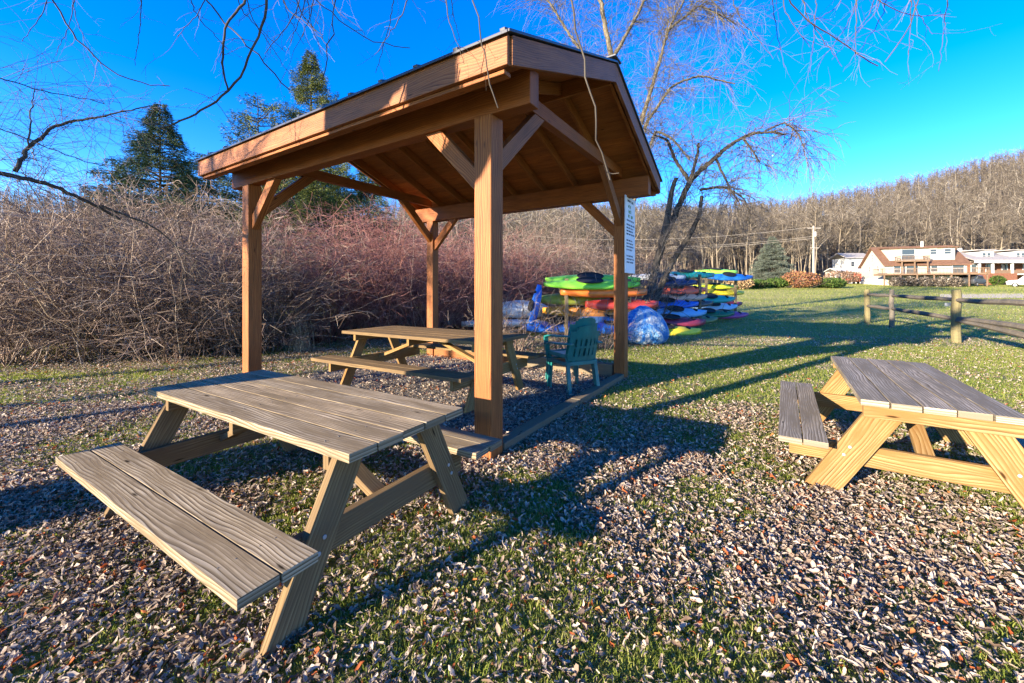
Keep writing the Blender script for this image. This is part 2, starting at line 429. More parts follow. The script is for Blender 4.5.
# ------------------------------------------------------------------ picnic tables
def picnic_table(label, loc, th, L, W, H, seat_z, so, si, mats, zbase=0.0, foot=None, nplank=5, inset=.20, legw=.145, ltop=.24):
    top_m, seat_m, leg_m = mats
    t = thing('picnic_table', label, 'picnic table', (loc[0], loc[1], zbase), th, 'wooden picnic tables')
    H -= zbase; seat_z -= zbase; th_ = .040
    m = MB(); pw = W / nplank
    for i in range(nplank):
        y = -W / 2 + pw * (i + .5); jx = random.uniform(-.008, .008)
        m.board((-L / 2 + jx, y, H - th_ / 2), (L / 2 + jx, y, H - th_ / 2 + random.uniform(-.002, .002)), (0, 1, 0), pw - .008, th_)
    for i in range(nplank):
        y = -W / 2 + pw * (i + .5)
        for x in (-L / 2 + .22, 0, L / 2 - .22):
            for dy in (-.035, .035): m.tube([(x + random.uniform(-.006, .006), y + dy, H - .003), (x, y + dy, H + .0012)], .0045, 6, mi=1)
    m.build('tabletop', [top_m, STEEL_D], t, .003)
    for s in (-1, 1):
        m = MB(); sw = (so - si) / 2
        for k in range(2):
            y = s * (si + sw * (k + .5)); jx = random.uniform(-.01, .01)
            m.board((-L / 2 + jx, y, seat_z - .02), (L / 2 + jx, y, seat_z - .02), (0, 1, 0), sw - .007, .040)
            for x in (-L / 2 + .22, L / 2 - .22):
                for dy in (-.03, .03): m.tube([(x, y + dy, seat_z - .003), (x, y + dy, seat_z + .0012)], .0045, 6, mi=1)
        m.build('seat', [seat_m, STEEL_D], t, .003)
    fu = foot or (L / 2 - .18)
    for e in (-1, 1):
        x = e * fu
        for s in (-1, 1):
            m = MB()
            m.board((x, s * .60, -.03), (x, s * ltop, H - th_ - .002), (0, 1, 0), legw, .042, 0.0, H - th_ - .003)
            for zz in (.3, .36):   # bolt heads
                yy = s * (.60 - (.60 - ltop) * (zz + .03) / (H + .03))
                m.tube([(x + e * .021, yy + .02, zz), (x + e * .027, yy + .02, zz)], .011, 8, mi=1)
            m.build('leg', [leg_m, STEEL], t, .003)
        xb = x - e * .0435
        m = MB().board((xb, -so + inset, seat_z - .04 - .0715), (xb, so - inset, seat_z - .04 - .0715), (0, 0, 1), .14, .042)
        m.build('seat_support', leg_m, t, .004)
        m = MB().board((xb, -W / 2 + .04, H - th_ - .047), (xb, W / 2 - .04, H - th_ - .047), (0, 0, 1), .09, .042)
        m.build('top_cleat', leg_m, t, .004)
        m = MB().board((xb - e * .03, 0, seat_z - .09), (e * .12, 0, H - th_ - .05), (0, 1, 0), .088, .042)
        m.build('brace', leg_m, t, .003)
    m = MB().board((0, -W / 2 + .04, H - th_ - .046), (0, W / 2 - .04, H - th_ - .046), (0, 0, 1), .088, .04)
    m.build('top_cleat', leg_m, t, .004)
    return t

picnic_table('weathered grey picnic table standing on leaves in front of the pavilion', (-1.423, 2.587), -.539, 2.177, .78, .75, .426, .824, .530, (W_GREY, W_GREY, W_GREYB), foot=.915)
picnic_table('picnic table under the pavilion roof, half in shade', (-1.109, 5.53), -.53, 2.5, .98, .85, .53, .96, .66, (W_GREYB, W_GREYB, W_YEL), zbase=.08, inset=.12)
t3 = picnic_table('yellow pine picnic table with dark grey top, alone on the lawn at the right', (3.187, 3.301), .975, 2.073, .74, .72, .394, .824, .530, (W_TOP3, W_TOP3, W_YEL), zbase=-.015, inset=.07, legw=.18, ltop=.18)
# end cleat directly below the board ends of the lawn table
for e in (-1, 1):
    MB().board((e * (2.073 / 2 - .045), -.35, .735 - .04 - .041), (e * (2.073 / 2 - .045), .35, .735 - .04 - .041), (0, 0, 1), .08, .04).build('end_cleat', W_YEL, t3, .004)

# ------------------------------------------------------------------ pavilion
SX, SY, STH, A_, B_, HB = -.2, 3.448, 2.569, 4.151, 3.618, 2.907
PZ = STH - PI / 2          # local X = across gable (P1->P4), local Y = along eave (P1->P2)
pav = thing('pavilion', 'orange stained timber pavilion with open sides and a dark metal gable roof', 'pavilion', (SX, SY, 0), PZ)
OG, OE, HE, HP, FH = .50, .449, 3.222, 4.08, .212
slope = (HP - HE) / (B_ / 2 + OE)
def rz(v): return HE + slope * (v + OE if v <= B_ / 2 else B_ + OE - v)
PS = .178
for (v, u, hgt) in ((0, 0, 0), (0, A_, 0), (B_, 0, 0), (B_, A_, 0)):
    MB().board((v, u, -.1), (v, u, HB - .002), (1, 0, 0), PS, PS).build('post', W_OR, pav, .008)
for v in (0, B_):
    MB().board((v, -.452, HB + .146), (v, A_ + .452, HB + .146), (0, 0, 1), .292, .14).build('eave_beam', W_BEAM, pav, .006)
for u in (0, A_):
    MB().board((.075, u, 3.29), (B_ - .075, u, 3.29), (0, 0, 1), .15, .10).build('tie_beam', W_BEAM, pav, .005)
    for s, v in ((1, 0), (-1, B_)):
        MB().board((v + s * .05, u, 2.50), (v + s * .93, u, 3.30), (0, 0, 1), .14, .088, None, 3.213).build('brace', W_TRIM if u == 0 else W_OR, pav, .005)
for v in (0, B_):
    for s, u in ((1, 0), (-1, A_)):
        MB().board((v, u + s * .05, 2.33), (v, u + s * .66, 2.95), (0, 0, 1), .14, .088, None, HB - .002).build('brace', W_OR if v == 0 else W_BEAM, pav, .005)
RB = .15
us = np.linspace(-OG + .065, A_ + OG - .065, 9)
for u in us:
    u = float(u)
    for s in (0, 1):
        v0, v1 = (-OE + .03, B_ / 2 - .022) if s == 0 else (B_ + OE - .03, B_ / 2 + .022)
        off = .036 + .07 / math.cos(math.atan(slope))
        MB().board((v0, u, rz(v0) - off), (v1, u, rz(v1) - off), (0, 0, 1), .138, .04).build('rafter', W_DECK, pav, .003)
MB().board((B_ / 2, -OG + .045, HP - .135), (B_ / 2, A_ + OG - .045, HP - .135), (0, 0, 1), .19, .04).build('ridge_board', W_DECK, pav, .003)
# roof deck of boards running along the eave
nb = 14
for s in (0, 1):
    m = MB()
    for i in range(nb):
        f0 = (i + .5) / nb
        vv = -OE + .012 + (B_ / 2 + OE - .02) * f0
        zz = rz(vv) - .018
        if s: vv = B_ - vv
        wd = (1, 0, slope if s == 0 else -slope)
        m.board((vv, -OG + .04, zz), (vv, A_ + OG - .04, zz), wd, (B_ / 2 + OE) / nb / math.cos(math.atan(slope)) - .004, .022)
    m.build('roof_deck', W_DECK, pav)
for v in (-OE, B_ + OE):
    MB().board((v, -OG, HE - FH / 2), (v, A_ + OG, HE - FH / 2), (0, 0, 1), FH, .038).build('eave_fascia', W_TRIM if v < 0 else W_BEAM, pav, .004)
    s = 1 if v < 0 else -1
    MB().board((v + s * .06, -OG + .05, HE - FH - .018), (v + s * .06, A_ + OG - .05, HE - FH - .018), (1, 0, 0), .085, .03).build('fascia_nailer', W_OR, pav, .003)
for u in (-OG, A_ + OG):
    for s in (0, 1):
        v0, v1 = (-OE + .021, B_ / 2) if s == 0 else (B_ + OE - .021, B_ / 2)
        z0, z1 = rz(v0) - .004, rz(v1) - .004
        pts = [(v0, u - .019, z0), (v0, u - .019, z0 - FH), (v1, u - .019, z1 - FH), (v1, u - .019, z1)]
        m = MB(); d = Vector((v1 - v0, 0, z1 - z0)); L = d.length
        b = 0
        for p in pts: m.v.append(Vector(p))
        for p in pts: m.v.append(Vector(p) + Vector((0, .038, 0)))
        q = [(0, 0), (0, FH), (L, FH), (L, 0)]
        r_ = random.uniform(0, 40); q = [(a + r_, c + r_) for a, c in q]
        fs = [(0, 1, 2, 3), (7, 6, 5, 4), (0, 4, 5, 1), (1, 5, 6, 2), (2, 6, 7, 3), (3, 7, 4, 0)]
        if s: fs = [f[::-1] for f in fs]
        for f in fs: m.face(f, [q[i % 4] for i in f])
        m.build('rake_fascia', W_TRIM, pav, .004)
# metal roofing with ribs
m = MB()
for s in (0, 1):
    va, vb = -OE - .05, B_ / 2
    za, zb = rz(va) + .006, HP + .006
    X = (lambda v: v) if s == 0 else (lambda v: B_ - v)
    for (u0, u1) in ((-OG - .04, A_ + OG + .04),):
        pts = [(X(va), u0, za), (X(vb), u0, zb), (X(vb), u0, zb + .022), (X(va), u0, za + .022)]
        if s: pts = pts[::-1]
        m.poly_prism(pts, (0, u1 - u0, 0))
    for k in range(13):
        u = -OG + .02 + k * (A_ + 2 * OG - .04) / 12
        m.board((X(va), u, za + .03), (X(vb), u, zb + .03), (0, 1, 0), .045, .022)
m.board((B_ / 2, -OG - .05, HP + .045), (B_ / 2, A_ + OG + .05, HP + .045), (1, 0, 0), .22, .018)
bpy.context.view_layer.update()
m.build('metal_roof', ROOF, pav, .003)

def pl(v, u, z=0.0):   # pavilion local -> world
    c, s = math.cos(PZ), math.sin(PZ)
    return Vector((SX + v * c - u * s, SY + v * s + u * c, z))

# gravel pad and timber edging
pad = MB()
pp = [pl(-.1, -.05), pl(B_ + .05, -.05), pl(B_ + .05, A_ + .3), pl(-.1, A_ + .3)]
for p in pp: pad.v.append(Vector((p.x, p.y, .004)))
pad.face((0, 1, 2, 3))
def gravel_mat():
    M = MT('pavilion_gravel', .95, .15); P = M.coord('Object')
    vo = M.n('ShaderNodeTexVoronoi'); vo.inputs['Scale'].default_value = 45; M.l(P, vo.inputs['Vector'])
    c = M.n('ShaderNodeSeparateColor'); M.l(vo.outputs['Color'], c.inputs[0])
    M.col(M.ramp(c.outputs[0], [(0, (.05, .045, .04)), (.6, (.15, .14, .13)), (1, (.28, .26, .24))])); M.bump(vo.outputs['Distance'], .9, .02)
    return M.m
tag(pad.build('gravel_pad', gravel_mat()), kind='structure')
def timber(name, p0, p1, h, wd, lab, z0=0.0):
    mid = (p0 + p1) / 2
    t = MB().board((p0.x - mid.x, p0.y - mid.y, h / 2), (p1.x - mid.x, p1.y - mid.y, h / 2), (0, 0, 1), h, wd).build(name, W_EDGE, None, .01)
    t.location = (mid.x, mid.y, z0); tag(t, lab, 'edging timber', 'timbers edging the pavilion floor'); return t
timber('edging_timber', pl(.12, -.02), pl(1.75, -.02), .10, .13, 'weathered edging timber on the ground nearest the front pavilion post')
timber('edging_timber', pl(1.77, -.02), pl(B_ - .1, -.02), .10, .13, 'weathered edging timber running along the ground to the post with the notice')
timber('edging_timber', pl(B_ + .0, .12), pl(B_ + .0, 2.0), .22, .13, 'high edging timber behind the green chairs along the back of the floor')
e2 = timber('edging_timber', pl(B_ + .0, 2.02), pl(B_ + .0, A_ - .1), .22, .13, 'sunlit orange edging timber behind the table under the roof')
e2.data.materials[0] = W_OR  # sunlight put into the colour: orange stain in place of weathered timber

# notice board on the right post
sg = thing('notice_board', 'white notice board with small dark print fixed to the right front pavilion post', 'sign', pl(B_ - .135, -PS / 2 - .02, 1.70), PZ)
SWD, SHT = .52, 1.23
MB().box((SWD / 2, 0, SHT / 2), (SWD, .018, SHT)).build('panel', plain('white_sign_panel', (.72, .74, .78), .5, .4, .03), sg, .003)
m = MB(); g = MB(); rr = random.Random(5)
yb = -.0105
def words(mb, z, h, x0, x1, wmin, wmax):
    x = x0
    while x < x1 - wmin:
        wl = min(rr.uniform(wmin, wmax), x1 - x)
        # letters: little uprights and bars so each word reads as print
        q = x
        while q < x + wl - .006:
            lw = min(h * .62, x + wl - q)
            k = rr.random()
            mb.box((q + lw * .2, yb, z), (lw * .22, .003, h * rr.choice((.75, 1, 1))))
            if k < .7: mb.box((q + lw * .55, yb - .0002, z + h * rr.choice((-.4, 0, .4))), (lw * .5, .003, h * .2))
            if k > .35: mb.box((q + lw * .85, yb, z), (lw * .2, .0032, h * rr.choice((.6, .8))))
            q += lw * 1.25
        x += wl + h * .9
words(m, 1.16, .045, .10, .42, .10, .2)
words(g, 1.07, .055, .13, .40, .10, .16); words(g, .99, .055, .15, .40, .08, .14); words(g, .915, .05, .13, .40, .1, .2)
words(m, .845, .028, .06, .46, .04, .11)
for i in range(13):
    if i in (4, 9): continue
    words(m, .775 - i * .05, .026, .05, rr.uniform(.36, .48), .03, .10)
m.build('dark_print', plain('dark_print_ink', (.06, .07, .10), .6, .3), sg)
g.build('green_heading', plain('green_print_ink', (.10, .26, .10), .6, .3), sg)

# ------------------------------------------------------------------ stacked green chairs
def plastic_chair(label, loc, rzv):
    t = thing('plastic_chair', label, 'chair', loc, rzv, 'stacked green plastic chairs')
    # local: +Y is the way the sitter faces
    leg_pts = {(-1, 1): ((-.25, .24, 0), (-.235, .22, .43)), (1, 1): ((.25, .24, 0), (.235, .22, .43)), (-1, -1): ((-.24, -.29, 0), (-.225, -.22, .43)), (1, -1): ((.24, -.29, 0), (.225, -.22, .43))}
    for (sx_, sy_), (a, b) in leg_pts.items():
        m = MB(); m.board(a, b, (1, 0, 0), .055, .022); m.board((a[0] * .93, a[1] * 1.0 - sy_ * .028, 0), (b[0] * .93, b[1] - sy_ * .028, .43), (0, 1, 0), .05, .018)
        m.build('leg', GREEN_PL, t, .005)
    m = MB()
    nx, ny = 9, 9
    vs_ = {}
    for k, dz in ((0, 0), (1, -.016)):
        for i in range(nx):
            for j in range(ny):
                x = -.245 + .49 * i / (nx - 1); y = -.235 + .49 * j / (ny - 1)
                z = .435 - .03 * math.cos(x * 5.5) - .015 * (y < 0) * abs(y) * 4 + (.0 if j < ny - 1 else -.03) + dz
                vs_[k, i, j] = len(m.v); m.v.append(Vector((x, y, z)))
    for i in range(nx - 1):
        for j in range(ny - 1):
            m.face([vs_[0, i, j], vs_[0, i + 1, j], vs_[0, i + 1, j + 1], vs_[0, i, j + 1]])
            m.face([vs_[1, i, j], vs_[1, i, j + 1], vs_[1, i + 1, j + 1], vs_[1, i + 1, j]])
    for i in range(nx - 1):
        for j in (0, ny - 1): m.face([vs_[0, i, j], vs_[1, i, j], vs_[1, i + 1, j], vs_[0, i + 1, j]])
    for j in range(ny - 1):
        for i in (0, nx - 1): m.face([vs_[0, i, j], vs_[0, i, j + 1], vs_[1, i, j + 1], vs_[1, i, j]])
    m.board((-.24, -.235, .40), (.24, -.235, .40), (0, 0, 1), .05, .016); m.board((-.24, .26, .395), (.24, .26, .395), (0, 0, 1), .05, .016)
    for s in (-1, 1): m.board((s * .25, -.235, .40), (s * .25, .255, .40), (0, 0, 1), .05, .016)
    m.build('seat', GREEN_PL, t, .003)
    # slotted curved back with rounded top
    m = MB()
    def bp(x, z): return Vector((x, -.24 - .16 * (z - .42) / .5 + .10 * (x / .25) ** 2 * (.3 + (z - .42)), z))
    def strip(x0, x1, z0, z1, n=7):
        b = len(m.v); t_ = .014
        for i in range(n + 1):
            z = z0 + (z1 - z0) * i / n
            for x, o in ((x0, 0), (x1, 0), (x1, t_), (x0, t_)):
                p = bp(x, z); p.y += o; m.v.append(p)
        for i in range(n):
            for k in range(4):
                k2 = (k + 1) % 4; m.face([b + i * 4 + k, b + i * 4 + k2, b + (i + 1) * 4 + k2, b + (i + 1) * 4 + k])
        m.face([b + 3, b + 2, b + 1, b]); q = b + n * 4; m.face([q, q + 1, q + 2, q + 3])
    xs_ = [-.235, -.165, -.14, -.09, -.065, -.02, .02, .065, .09, .14, .165, .235]
    for i in range(0, len(xs_), 2):
        strip(xs_[i], xs_[i + 1], .42, .76)
    for i in range(len(xs_) - 1):   # bottom band and stepped arched crest
        x0, x1 = xs_[i], xs_[i + 1]; xm = (x0 + x1) / 2
        strip(x0, x1, .42, .50, 2); strip(x0, x1, .61, .64, 1)
        strip(x0, x1, .74, .93 - 1.9 * max(0, abs(xm) - .05) ** 2 * 2.0, 4)
    m.build('backrest', GREEN_PL, t)
    for s in (-1, 1):
        m = MB()
        pts = [(s * .23, -.33, .68), (s * .275, -.22, .675), (s * .29, -.05, .665), (s * .29, .12, .655), (s * .275, .23, .63), (s * .26, .25, .52), (s * .245, .245, .42)]
        for a, b in zip(pts[:-1], pts[1:]):
            m.board(a, b, (1, 0, 0), .072, .024)
        m.build('armrest', GREEN_PL, t, .006)
    return t
chp = Vector((.86, 5.72, .03))
plastic_chair('lower of two stacked green plastic armchairs beside the notice board post', chp, .46)
plastic_chair('top chair of the stacked pair of green plastic armchairs under the pavilion', chp + Vector((-.015, .045, .10)), .48)

# ------------------------------------------------------------------ kayaks
KMAT = {}
def kmat(c):
    if c not in KMAT: KMAT[c] = plain('kayak_plastic', tuple(x * .98 for x in c), .4, .45, .14, 3)
    return KMAT[c]
K_DARK = plain('black_trim_and_hollow_shade', (.015, .015, .017), .6, .3)
def kayak_mesh(L=3.1, Wd=.60, H=.27, canoe=False):
    m = MB(); ns, nr = 18, 12
    for i in range(ns + 1):
        s = -1 + 2 * i / ns; w_ = Wd / 2 * max(.03, (1 - abs(s) ** 2.3)) ** .75; hh = H * (.55 + .45 * (1 - s * s)); rock = .06 * abs(s) ** 3
        for k in range(nr):
            a = 2 * PI * k / nr; cx, cz = math.cos(a), math.sin(a)
            z = (cz * (.42 if cz < 0 else .58)) * hh
            m.v.append(Vector((s * L / 2, cx * w_ * (1 - .12 * max(0, cz)), z + hh * .42 + rock)))
    for i in range(ns):
        for k in range(nr):
            k2 = (k + 1) % nr; m.face([i * nr + k, (i + 1) * nr + k, (i + 1) * nr + k2, i * nr + k2])
    m.face(list(range(nr))); m.face([ns * nr + k for k in range(nr)][::-1])
    c = MB(); ring = []
    for k in range(16):
        a = 2 * PI * k / 16; ring.append((-.1 + .42 * math.cos(a), .21 * math.sin(a), H * .985 + .02))
    c.tube(ring + [ring[0]], .022, 6, cap=False)
    b = len(c.v)
    for p in ring: c.v.append(Vector((p[0], p[1], p[2] - .006)))
    c.face([b + i for i in range(16)])  # flat black sheet painted for the shade inside the open cockpit
    d = MB()
    d.tube([(.95, 0, H * .80), (.95, 0, H * .93)], .10, 12)
    return m.mesh('kayak_hull'), c.mesh('kayak_cockpit'), d.mesh('kayak_hatch')
KM = kayak_mesh()
for q in KM: q.polygons.foreach_set('use_smooth', [True] * len(q.polygons))
def kayak(px0, px1, py, Y, color, label, roll=0.0, yaw=None, hscale=1.0, name='kayak', cat='kayak'):
    p = at((px0 + px1) / 2, py, Y)
    L = (px1 - px0) / F * Y
    yaw = random.uniform(.02, .14) if yaw is None else yaw
    sc_ = max(.75, min(1.3, L / math.cos(yaw) / 3.1))
    t = thing(name, label, cat, (p.x, p.y, p.z - .15 * hscale), yaw, 'kayaks stored beside the pavilion')
    t.rotation_euler = (roll, 0, yaw); t.scale = (sc_, 1, hscale)
    for me_, nm, mt in ((KM[0], 'hull', kmat(color)), (KM[1], 'cockpit', K_DARK), (KM[2], 'hatch', K_DARK)):
        me2 = me_.copy(); link_mesh(nm, me2, mt, t)
    return t
LIME = (.22, .58, .05); ORG = (.78, .19, .03); RED = (.66, .07, .045); TEAL = (.02, .30, .27); BLUE = (.02, .12, .52); SKYB = (.18, .38, .62)
YEL = (.80, .60, .03); WHT = (.66, .66, .64); NAVY = (.02, .03, .10); DGRN = (.015, .12, .05); PURP = (.30, .05, .20); MAR = (.24, .03, .06); TAN = (.58, .34, .24); OLV = (.28, .32, .04); BRN = (.06, .045, .04); MINT = (.30, .55, .42)
KL = [
 (545, 640, 278.6, 12.3, LIME, 'lime green kayak on top of the rack behind the chairs, upper one'),
 (543, 641, 283.4, 11.9, LIME, 'lime green kayak just below the topmost one behind the chairs'),
 (560, 648, 291, 12.0, ORG, 'long orange kayak on the rack level below the lime green pair'),
 (546, 600, 297.5, 12.5, OLV, 'olive yellow kayak under the orange one, left end of the rack'),
 (588, 655, 303, 12.2, RED, 'red kayak behind the post with the notice board'),
 (548, 610, 309, 12.6, (.80, .36, .03), 'amber kayak low on the rack left of the chair backs'),
 (572, 640, 310, 12.4, (.75, .28, .06), 'red orange kayak low on the rack behind the chair backs'),
 (583, 650, 318, 12.3, (.10, .22, .42), 'dull blue kayak near the ground behind the chair arms'),
 (528, 590, 325.5, 12.4, BLUE, 'royal blue kayak on the ground behind the left chair arm'),
 (592, 640, 326.5, 12.0, (.04, .2, .66), 'bright blue kayak on the ground right of the chair backs'),
 (632, 682, 276.5, 15.8, WHT, 'white kayak on top of the middle rack beside the notice board'),
 (664, 708, 274.3, 16.2, TEAL, 'teal covered kayak on top of the middle rack'),
 (646, 690, 281.5, 15.4, NAVY, 'navy kayak under the white one on the middle rack'),
 (652, 700, 288.5, 15.6, (.80, .14, .08), 'bright red kayak on the middle rack'),
 (650, 704, 295.5, 15.5, TAN, 'faded salmon kayak below the bright red one on the middle rack'),
 (645, 690, 303, 15.0, BLUE, 'deep blue kayak low on the middle rack with its end showing'),
 (660, 710, 302.5, 15.9, BRN, 'dark brown kayak low on the middle rack'),
 (650, 701, 311.5, 14.6, SKYB, 'pale blue kayak near the ground beside the wrapped bundle'),
 (653, 690, 321, 13.6, MAR, 'maroon kayak on the grass behind the wrapped bundle'),
 (650, 681, 330.5, 12.8, YEL, 'yellow kayak on the grass with its end beside the wrapped bundle'),
 (672, 706, 318.5, 15.6, (.12, .15, .05), 'dark olive kayak on the ground under the pale blue one'),
 (697, 735, 271.5, 20.6, (.30, .68, .06), 'lime kayak on top of the far right rack'),
 (713, 745, 276.3, 19.6, (.02, .16, .50), 'blue kayak sticking out of the top right of the far rack'),
 (698, 732, 286.3, 20.4, (.66, .70, .04), 'yellow green kayak on the middle level of the far rack'),
 (705, 737, 292.3, 20.2, YEL, 'yellow kayak with its tip out over the lawn on the far rack'),
 (694, 727, 297.8, 18.6, TEAL, 'large teal kayak across the front of the far rack'),
 (704, 736, 303, 20.2, MAR, 'dark maroon kayak end behind the large teal one'),
 (700, 727, 305.5, 19.2, (.34, .52, .72), 'light blue kayak end under the large teal one'),
 (692, 725, 312.8, 17.6, DGRN, 'dark green kayak lying on the grass at the right of the rack'),
 (708, 740, 313.8, 18.8, PURP, 'purple pink kayak at the far right end on the grass'),
]
for k in KL: kayak(*k, hscale=1.05 if k[3] > 14 else (.85 if k[2] < 285 else 1.25), roll=random.uniform(.15, .55))
# leaning kayak on end
t = kayak(528, 560, 305, 11.9, (.72, .62, .05), 'yellow and blue kayak standing upright against the rack')
t.rotation_euler = (0, -1.35, .3); t.scale = (.40, .8, .9); t.location = at(539, 306, 11.9)
t.children[2].data.materials[0] = kmat(BLUE)
# racks
def rack(px, Y, n, label, wd, levels, hh):
    p = at(px, 290, Y); zg = float(ground_z(p.x, Y))
    t = thing('kayak_rack', label, 'kayak rack', (p.x, Y, zg), .08, 'kayak storage racks')
    for i in range(n):
        x = -wd / 2 + wd * i / (n - 1)
        for y in (-.42, .42):
            MB().board((x, y, 0), (x, y, hh), (1, 0, 0), .09, .09).build('upright', W_EDGE, t)
        for z in levels:
            MB().board((x, -.5, z), (x, .5, z), (0, 0, 1), .09, .045).build('crossbar', W_EDGE, t)
    return t
rack(594, 12.35, 2, 'wooden kayak rack holding the lime and orange kayaks', 1.9, (.35, .78, 1.22, 1.5), 1.75)
rack(672, 15.8, 2, 'wooden kayak rack holding the white and teal kayaks', 1.8, (.45, .9, 1.35, 1.85), 2.0)
rack(716, 20.2, 2, 'wooden kayak rack holding the blue and lime kayaks over the lawn', 1.5, (.5, 1.0, 1.45, 1.95), 2.2)

# tarp bundle, lumpy mesh
def lump(name, label, cat, loc, size, mat, seed, nu=28, nv=18, amp=.12, group=None, taper=0.0):
    r = np.random.default_rng(seed); V = []; Fc = []
    ph = r.uniform(0, 6, (10, 3)); fr = r.uniform(2, 6, (10, 3))
    for j in range(nv + 1):
        for i in range(nu):
            a = 2 * PI * i / nu; b = PI * j / nv
            p = np.array([math.sin(b) * math.cos(a), math.sin(b) * math.sin(a), math.cos(b)])
            d = sum(abs(math.sin(fr[k] @ p + ph[k, 0])) - .5 for k in range(10)) / 10
            q = p * (1 + amp * 2.2 * d) * np.array(size)
            q[:2] *= 1 - taper * p[2]; q[2] = max(q[2], -size[2] * .8)
            V.append(q)
    for j in range(nv):
        for i in range(nu):
            i2 = (i + 1) % nu; Fc.append((j * nu + i, (j + 1) * nu + i, (j + 1) * nu + i2, j * nu + i2))
    me = np_mesh(name, np.array(V), np.array(Fc), np.full(len(Fc), 4), True)
    o = link_mesh(name, me, mat); o.location = loc
    return tag(o, label, cat, group)
def tarp_mat():
    M = MT('blue_white_tarp', .95, .08); P = M.coord('Object')
    wn = M.noise(M.mapping(P, (1, 1, .6)), 2.6, 5, .72, .8); fo = M.noise(P, 7, 3, .6, .3)
    c = M.ramp(wn, [(.30, (.015, .09, .32)), (.42, (.04, .17, .44)), (.48, (.14, .27, .46)), (.54, (.34, .39, .46)), (.75, (.45, .47, .50))])
    M.col(c); M.bump(fo, .9, .08); return M.m
lump('tarp_bundle', 'blue and white tarp wrapped bundle on the grass beside the notice board post', 'tarp bundle', at(643, 327, 10.7), (.60, .54, .52), tarp_mat(), 3, amp=.2, taper=.3)
WT = plain('dirty_white_canvas', (.60, .60, .60), .8, .3, .15, 6, .4)
lump('covered_boat', 'white canvas covered boat in the shrubs left of the kayaks', 'boat', at(520, 310, 13.2), (.95, .55, .30), WT, 8)
k = kayak(462, 545, 324, 12.6, (.50, .53, .58), 'grey white upturned canoe on the ground behind the table under the roof', roll=PI, name='canoe', cat='canoe')
k.location.z += .3

# ------------------------------------------------------------------ rail fence
fx = [(15.05, 17.0), (14.1, 14.9), (11.9, 10.75), (9.75, 6.6)]
fence = thing('rail_fence', 'weathered split rail fence on the lawn in front of the houses', 'fence', (fx[2][0], fx[2][1], 0))
O = Vector((fx[2][0], fx[2][1], 0))
for i, (x, y) in enumerate(fx):
    r = .075 if i == 1 else .10
    m = MB(); pts = [Vector((x, y, z)) - O + Vector((random.uniform(-.015, .015), random.uniform(-.015, .015), 0)) for z in (-.1, .3, .6, .9, 1.2, 1.42)]
    m.tube(pts, [r * 1.05, r * random.uniform(.95, 1.1), r, r * random.uniform(.95, 1.1), r, r * .93], 9)
    m.build('post', W_RAIL if i == 1 else W_POST, fence, .008)
for i in range(3):
    a, b = Vector((*fx[i], 0)) - O, Vector((*fx[i + 1], 0)) - O
    lv = ((1.20, 1.19), (.72, .70)) if i == 0 else ((1.19, 1.15), (.72, .64)) if i == 1 else ((1.15, 1.13), (.66, .62), (.62, .36))
    for z0, z1 in lv:
        n = 5; pts = []
        for k in range(n):
            f = k / (n - 1); p = a.lerp(b, f); pts.append(Vector((p.x + random.uniform(-.02, .02), p.y, z0 + (z1 - z0) * f + random.uniform(-.015, .015))))
        MB().tube(pts, [.05, .065, .07, .065, .05], 7).build('rail', W_RAIL, fence)
pt = at(946.5, 304.5, 10.9)
MB().box(pt - O - Vector((0, 0.05, 0)), (.19, .015, .09)).build('tag_plate', H_WHITE, fence)

# ------------------------------------------------------------------ houses
def win(mb_parent, c, w_, h_, face='front', frame=H_WHITE):
    c = Vector(c); 
    if face == 'front': sz, ofs, axis = (w_, .06, h_), Vector((0, -.035, 0)), 0
    else: sz, ofs, axis = (.06, w_, h_), Vector((-.035, 0, 0)), 1
    m = MB()
    tt = .10
    for s in (-1, 1):
        d = Vector((0, 0, 0)); d[axis] = s * (w_ / 2)
        m.box(c + d, (tt if axis == 0 else .09, .09 if axis == 0 else tt, h_ + tt))
    for s in (-1, 1):
        m.box(c + Vector((0, 0, s * h_ / 2)), ((w_ - tt, .085, tt) if axis == 0 else (.085, w_ - tt, tt)))
    m.box(c, ((w_ - tt, .07, .05) if axis == 0 else (.07, w_ - tt, .05)))
    f = m.build('window', frame, mb_parent)
    MB().box(c, ((w_ - tt, .03, h_) if axis == 0 else (.03, w_ - tt, h_))).build('pane', GLASS, f)
    return f

D1 = 64.0; S1 = D1 / F
zg1 = CZ + (Y0 - 286.5) * S1
def hz(py): return CZ + (Y0 - py) * S1 - zg1
HPHI = -.3225; HC, HS = math.cos(HPHI), math.sin(HPHI); HCX = (885 - 512) / F * D1
def Hx(px, y=0.0):     # local x on the house front whose picture column is px
    a = (px - 512) / F
    bx_, by_ = HCX - HS * y, D1 + HC * y
    return (a * by_ - bx_) / (HC - a * HS)
h1 = thing('house', 'cream two storey house with brown roof, long dormer and raised wooden deck', 'house', (HCX, D1, zg1), HPHI)
X1 = Hx(967); DEP = 7.4; ze, zr = hz(264), hz(246); RM = DEP / 2
m = MB()
m.box((X1 / 2, .1, ze / 2), (X1, .2, ze)); m.box((X1 / 2, DEP - .1, ze / 2), (X1, .2, ze))
for x in (0.0, X1 - .2):
    m.poly_prism([(x, .205, 0), (x, DEP - .205, 0), (x, DEP - .205, ze), (x, RM, zr - .15), (x, .205, ze)][::-1], (.2, 0, 0))
m.build('wall', H_CREAM, h1)
MB().box((-.04, DEP / 2, hz(278) / 2), (.06, DEP, hz(278))).build('foundation', H_GREY, h1)
m = MB()
